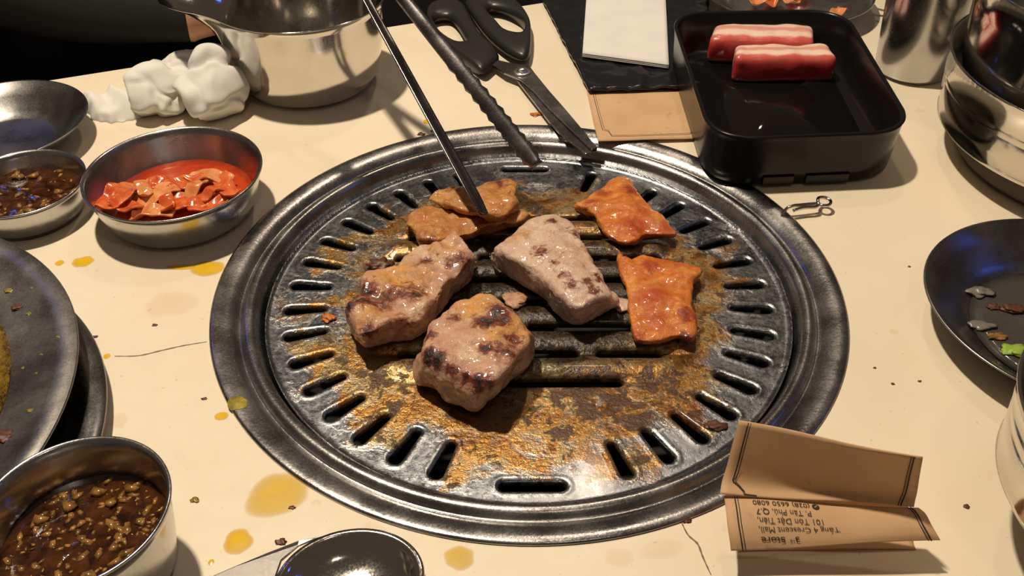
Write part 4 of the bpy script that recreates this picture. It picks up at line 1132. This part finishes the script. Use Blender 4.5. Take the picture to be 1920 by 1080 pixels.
def badge():
    cu_, cv_ = .462, .135; V = [UB(cu_, cv_)]; n = 20
    for i in range(n): t = 2 * math.pi * i / n; V.append(UB(cu_ + .019 * math.cos(t), cv_ + .060 * math.sin(t)))
    tag(build('phone_mark', V, [(0, 1 + i, 1 + (i + 1) % n) for i in range(n)], M_INK, pouch, smooth=False), 'small black oval phone symbol')
    H = [(-.010, .0), (-.006, .028), (.0, .012), (.006, -.012), (.010, -.028), (.006, -.030), (.0, -.004), (-.006, .010)]
    V = [UB(cu_ + a, cv_ + b) + np.array([0, 0, .0001]) for a, b in H]
    build('phone_handset', V, [list(range(len(H)))], M_KRAFT, pouch, smooth=False)
badge()

# ================================================================== SCISSORS
def scissors():
    z = .0045
    c = at(985, 140, 0)
    t = thing('kitchen_scissors', (c[0], c[1], 0), 'closed kitchen scissors with black plastic handles, tip resting on the grill rim', 'scissors')
    def W(pts, zz): return [tuple(at(*p, zz)[:2]) for p in pts]
    tipz = .0035
    def blade(pts, z0, z1, name='blade'):
        o = W(pts, (z0 + z1) / 2); V, F = prism(o, z0, z1)
        return build(name, V, F, S_BLADE, t, smooth=False, bevel=.0004)
    # lower blade (lighter) then upper blade
    blade([(968, 150), (990, 158), (1018, 178), (1050, 212), (1080, 242), (1120, 277), (1118, 286), (1098, 290), (1060, 262), (1030, 230), (1004, 196), (968, 150)][:-1], .0040, .0058)
    blade([(922, 122), (934, 114), (960, 120), (992, 124), (1004, 140), (1030, 172), (1060, 206), (1092, 244), (1119, 278), (1110, 282), (1070, 244), (1030, 205), (1000, 172), (975, 150), (945, 138)], .0062, .0080)
    p = at(979, 136, .008); V, F = lathe([(0, .0122), (.0018, .0120), (.0036, .0110), (.0044, .0096), (.0050, .0090), (.0064, .0096), (.0070, .0088), (.0070, .0070)], (p[0], p[1]), 32)
    build('pivot_screw', V, F, S_SCREW, t)
    a = at(979, 136, .0103); V, F = prism([(a[0] - .0016, a[1] - .0005), (a[0] + .0016, a[1] - .0005), (a[0] + .0016, a[1] + .0005), (a[0] - .0016, a[1] + .0005)], .0116, .0124); build('screw_slot', V, F, S_BLADE, t, smooth=False)
    def loop(outer, inner, z0, z1, name='handle'):
        O = np.array([at(*p, (z0 + z1) / 2)[:2] for p in outer]); I = np.array([at(*p, (z0 + z1) / 2)[:2] for p in inner])
        n = 72; O = closed_spline(O, n); I = closed_spline(I, n)
        # align starting angles to the middle of the hole
        ci = I.mean(0)
        def ang_sort(P):
            # resample by angle around ci
            out = []
            A = np.unwrap(np.arctan2(P[:, 1] - ci[1], P[:, 0] - ci[0])); return P, A
        Iang = np.arctan2(I[:, 1] - ci[1], I[:, 0] - ci[0]); Oang = np.arctan2(O[:, 1] - ci[1], O[:, 0] - ci[0])
        k0 = int(np.argmin(np.abs(np.angle(np.exp(1j * (Oang - Iang[0])))))); O = np.roll(O, -k0, axis=0)
        V = []; F = []
        zm = (z0 + z1) / 2
        prof = [(0.0, zm), (.12, z1 - (z1 - z0) * .12), (.35, z1), (.65, z1), (.88, z1 - (z1 - z0) * .12), (1.0, zm), (.85, z0), (.15, z0)]
        m = len(prof)
        for i in range(n):
            for s, zz in prof: p = I[i] * (1 - s) + O[i] * s; V.append((p[0], p[1], zz))
        for i in range(n):
            j = (i + 1) % n
            for k in range(m): F.append((i * m + k, j * m + k, j * m + (k + 1) % m, i * m + (k + 1) % m))
        return build(name, V, F, M_SCPL, t)
    loop([(800, 30), (812, 8), (850, 2), (872, 14), (888, 44), (905, 72), (930, 95), (935, 112), (922, 128), (905, 138), (880, 122), (852, 102), (828, 80), (812, 55)],
         [(812, 42), (822, 36), (842, 36), (856, 48), (868, 68), (872, 78), (860, 80), (842, 76), (826, 66), (816, 54)], .0015, .0125)
    loop([(872, 6), (892, -8), (930, -8), (968, 6), (992, 38), (996, 66), (994, 100), (985, 112), (966, 108), (940, 92), (915, 70), (893, 42)],
         [(915, 22), (926, 18), (950, 24), (975, 38), (984, 50), (978, 62), (960, 62), (942, 56), (930, 42), (918, 30)], .0030, .0140)
scissors()

# ================================================================== TONGS
def tongs():
    tipA = at(908, 398, .0225); topA = at(690, 0, .098)
    tipB = at(1008, 312, .030); topB = at(758, 0, .104)
    extA = topA + (topA - tipA) * .55; extB = topB + (topB - tipB) * .50
    piv = (extA + extB) / 2 + np.array([0, 0, .002])
    t = thing('tongs', tuple(tipA), 'long steel grill tongs reaching in from the far side and gripping a slice', 'tongs')
    def arm(tip, top, ext, side, w0, w1, teeth):
        d = tip - top; L = np.linalg.norm(d); d = d / L
        path = open_spline([piv, ext * .75 + piv * .25 + np.array([0, 0, 0]), top, top + d * L * .35, top + d * L * .7, tip], 60)
        across = np.cross(d, [0, 0, 1.0]); across /= np.linalg.norm(across)      # along the strip's width
        nrm = np.cross(across, d); nrm /= np.linalg.norm(nrm)
        # the strip stands on edge: rotate about d so the channel opens towards the other arm
        ang = math.radians(38) * side
        ax = across * math.cos(ang) + nrm * math.sin(ang); nn = np.cross(ax, d)
        V = []; F = []; prof = [(-1, .0), (-.92, .35), (-.5, .50), (0, .55), (.5, .50), (.92, .35), (1, 0), (.88, .12), (.4, .32), (0, .36), (-.4, .32), (-.88, .12)]
        m = len(prof); n = len(path)
        for i, p in enumerate(path):
            u = i / (n - 1); wd = (w0 + (w1 - w0) * min(1, max(0, (u - .25) / .7))) / 2
            if u > .93: wd *= 1 - .35 * ((u - .93) / .07) ** 2
            tw = 0
            for a, b in prof:
                sc = 0
                if teeth and u > .62 and abs(a) > .9: sc = .0007 * (1 if (i % 2) else -1)
                q = p + ax * (a * wd + (sc * np.sign(a))) + nn * (b * .0052 * side * -1)
                V.append(q)
        for i in range(n - 1):
            for k in range(m): F.append((i * m + k, i * m + (k + 1) % m, (i + 1) * m + (k + 1) % m, (i + 1) * m + k))
        F.append(list(range(m))); F.append([(n - 1) * m + k for k in range(m)])
        build('arm', V, F, S_TONG, t, bevel=0)
    arm(tipA, topA, extA, 1, .0085, .0128, False)
    arm(tipB, topB, extB, -1, .0085, .0120, True)
    V, F = tube([piv + np.array([-.008, 0, 0]), piv, piv + np.array([.008, 0, 0])], .0045, 14); build('hinge_pin', V, F, S_POL, t)
tongs()

# ================================================================== WIRE PIN AT THE RIM
def pin():
    a = at(1466, 402, .002); b = at(1480, 388, .007); c1 = at(1505, 384, .0075); c2 = at(1530, 382, .0070)
    e = at(1545, 379, .0066)
    pts = [a, b, c1, c2]
    for k in range(13):
        th = math.radians(200 + 330 * k / 12)
        pts.append(np.array([e[0] + .0042 * math.cos(th), e[1] + .0042 * math.sin(th), e[2] - .0002 + .00012 * k]))
    pts += [c2 + np.array([0, -.0026, -.0004]), c1 + np.array([0, -.0024, -.0006]), b + np.array([.002, -.0026, -.001])]
    P = open_spline(pts, 110); V, F = tube(P, .00115, 10)
    tag(build('wire_pin', V, F, S_POL), 'small bent steel wire pin with an eyelet at the grill rim', 'wire pin')
pin()

# crumbs on the table and rim -------------------------------------------
for i, (px, py, z, r, mt, lb) in enumerate([(1004, 216, 0, .0026, M_MARIN, 'orange red crumb on the table beside the scissors'), (1286, 975, 0, .0016, M_CRUMB, 'dark brown crumb at the edge of the grill rim'), (548, 232 + 738 - 18, 0, .0010, M_CRUMB, 'tiny crumb on the table beside the yellow stain'),
        (528, 1016, 0, .0016, M_CRUMB, 'brown crumb on the table by the serving spoon'), (1674, 720, 0, .0007, M_CRUMB, None), (1724, 715, 0, .0007, M_CRUMB, None), (1812, 950, 0, .0010, M_CRUMB, None), (383, 748, 0, .0009, M_CRUMB, None), (290, 610, 0, .0009, M_CRUMB, None), (365, 938, 0, .0014, M_OLIVE, None),
        (790, 252, 0, .0018, M_CRUMB, None), (815, 246, 0, .0018, M_CRUMB, None), (178, 632, 0, .0010, M_CRUMB, None), (1705, 500, 0, .0006, M_CRUMB, None), (1640, 690, 0, .0006, M_CRUMB, None)]):
    if lb: scrap(px, py, z, r, mt, 'crumb', lb, 'crumb', i * 3.1 + .5, None, 1.4)
    else: scrap(px, py, z, r, mt, 'crumb', 'tiny dark food crumb on the cream table top', 'crumb', i * 3.1 + .5, 'tiny crumbs scattered on the table', 1.4)

# ================================================================== PERSON ACROSS THE TABLE
def person():
    base = np.array([-.50, .56])
    J = {'pelvis': (-.50, .60, -.22), 'waist': (-.50, .58, -.08), 'chest': (-.49, .545, .16), 'neck': (-.485, .53, .31), 'head0': (-.475, .49, .39), 'head1': (-.475, .48, .50),
         'ls': (-.33, .55, .255), 'le': (-.470, .335, .060), 'lw': (-.300, .322, .026), 'lp': (-.262, .342, .026),
         'rs': (-.66, .55, .255), 're': (-.76, .46, .03), 'rw': (-.66, .27, .035), 'rp': (-.60, .235, .032),
         'lh': (-.41, .58, -.23), 'lk': (-.36, .28, -.20), 'lf': (-.36, .27, -.66), 'rh': (-.59, .58, -.23), 'rk': (-.64, .28, -.20), 'rf': (-.64, .27, -.66),
         'lt': (-.36, .17, -.72), 'rt': (-.64, .17, -.72)}
    J['lh'] = (-.41, .60, -.235); J['rh'] = (-.59, .60, -.235)
    R = {'pelvis': (.16, .12), 'waist': (.15, .11), 'chest': (.165, .115), 'neck': (.058, .058), 'head0': (.072, .085), 'head1': (.078, .095), 'ls': (.07, .07), 'le': (.052, .052), 'lw': (.032, .028), 'lp': (.030, .020),
         'rs': (.07, .07), 're': (.052, .052), 'rw': (.034, .030), 'rp': (.034, .020), 'lh': (.085, .085), 'lk': (.062, .062), 'lf': (.042, .042), 'rh': (.085, .085), 'rk': (.062, .062), 'rf': (.042, .042), 'lt': (.036, .03), 'rt': (.036, .03)}
    E = [('pelvis', 'waist'), ('waist', 'chest'), ('chest', 'neck'), ('neck', 'head0'), ('head0', 'head1'), ('chest', 'ls'), ('ls', 'le'), ('le', 'lw'), ('lw', 'lp'), ('chest', 'rs'), ('rs', 're'), ('re', 'rw'), ('rw', 'rp'),
         ('pelvis', 'lh'), ('lh', 'lk'), ('lk', 'lf'), ('lf', 'lt'), ('pelvis', 'rh'), ('rh', 'rk'), ('rk', 'rf'), ('rf', 'rt')]
    # fingers: chains rooted in the palm
    for s, w, p in (('l', 'lw', 'lp'), ('r', 'rw', 'rp')):
        a = np.array(J[w]); b = np.array(J[p]); d = (b - a) / np.linalg.norm(b - a); sd = np.cross(d, [0, 0, 1]); sd /= np.linalg.norm(sd)
        for k, (o, ln) in enumerate(((-.027, .066), (-.009, .076), (.009, .072), (.026, .058))):
            q0 = b + d * .018 + sd * o * .8; q1 = b + d * (.03 + ln * .45) + sd * o * 1.05 + np.array([0, 0, .004]); q2 = b + d * (.03 + ln) + sd * o * 1.1 + np.array([0, 0, -.014])
            for nm, q, rr in (('0', q0, .0095), ('1', q1, .0088), ('2', q2, .0072)): J[s + 'f%d' % k + nm] = tuple(q); R[s + 'f%d' % k + nm] = (rr, rr)
            E += [(p, s + 'f%d0' % k), (s + 'f%d0' % k, s + 'f%d1' % k), (s + 'f%d1' % k, s + 'f%d2' % k)]
        sg = -1 if s == 'l' else 1
        q0 = a + d * .030 - sd * sg * -.030; q1 = a + d * .060 - sd * sg * -.050 + np.array([0, 0, -.006]); q2 = a + d * .088 - sd * sg * -.052 + np.array([0, 0, -.012])
        for nm, q, rr in (('0', q0, .012), ('1', q1, .0105), ('2', q2, .0085)): J[s + 't' + nm] = tuple(q); R[s + 't' + nm] = (rr, rr)
        E += [(w, s + 't0'), (s + 't0', s + 't1'), (s + 't1', s + 't2')]
    names = list(J); org = np.array([-.50, .60, -.30])
    me = bpy.data.meshes.new('person'); me.from_pydata([tuple(np.array(J[k]) - org) for k in names], [(names.index(a), names.index(b)) for a, b in E], [])
    o = bpy.data.objects.new('person_rig', me); COL.objects.link(o)
    sk = o.modifiers.new('skin', 'SKIN'); sk.use_smooth_shade = True
    for k, sv in zip(names, me.skin_vertices[0].data): sv.radius = R[k]; sv.use_root = (k == 'pelvis')
    ss = o.modifiers.new('sub', 'SUBSURF'); ss.levels = 2; ss.render_levels = 2
    dg = bpy.context.evaluated_depsgraph_get(); m2 = bpy.data.meshes.new_from_object(o.evaluated_get(dg))
    bpy.data.objects.remove(o)
    V = np.array([v.co[:] for v in m2.vertices]) + org; F = [list(p.vertices) for p in m2.polygons]
    bpy.data.meshes.remove(m2)
    b = build('person', V, F, M_CLOTH, org=org); b.data.materials.append(M_SKIN)
    cuff = np.array(J['lw']) + np.array([.020, 0, 0])
    for p in b.data.polygons:
        c = V[list(p.vertices)].mean(0)
        lh = c[0] > cuff[0] and c[1] < .50 and c[2] > -.05 and c[2] < .11
        rh = c[1] < .285 and c[2] > -.03 and c[0] < -.5
        hd = c[2] > .318 and abs(c[0] + .48) < .15
        if lh or rh or hd: p.material_index = 1
    tag(b, 'person in a black long sleeved top sitting across the table', 'person')
    # hair and face
    hv, hf = [], []
    bm = bmesh.new(); bmesh.ops.create_icosphere(bm, subdivisions=3, radius=1)
    for v in bm.verts:
        q = v.co.copy(); hv.append((-.475 + q.x * .092, .492 + q.y * .105 + .018, .478 + q.z * .108 if q.z > -.2 else .478 - .2 * .108 + (q.z + .2) * .06))
    hf = [[x.index for x in f.verts] for f in bm.faces]; bm.free()
    build('hair', hv, hf, M_CLOTH, b)
    for s in (-1, 1):
        V, F = lathe([(0, -.007), (.008, -.004), (.010, 0), (.008, .004), (0, .007)], (0, 0), 16)
        build('eye', [(-.475 + s * .032 + x, .396 + z, .452 + y * .7) for x, y, z in V], F, M_PAPER, b)
        V, F = lathe([(0, -.010), (.018, -.006), (.024, 0), (.018, .006), (0, .010)], (0, 0), 16)
        build('ear', [(-.475 + s * .092 + z * .8, .490 + x * .8, .44 + y * 1.3) for x, y, z in V], F, M_SKIN, b)
    V, F = tube([(-.475, .402, .455), (-.475, .388, .430), (-.475, .380, .415), (-.475, .394, .408)], [.007, .010, .014, .010], 10); build('nose', V, F, M_SKIN, b)
    V, F = tube([(-.497, .401, .380), (-.475, .392, .379), (-.453, .401, .380)], [.004, .0065, .004], 10); build('mouth', V, F, M_KIM, b)
person()
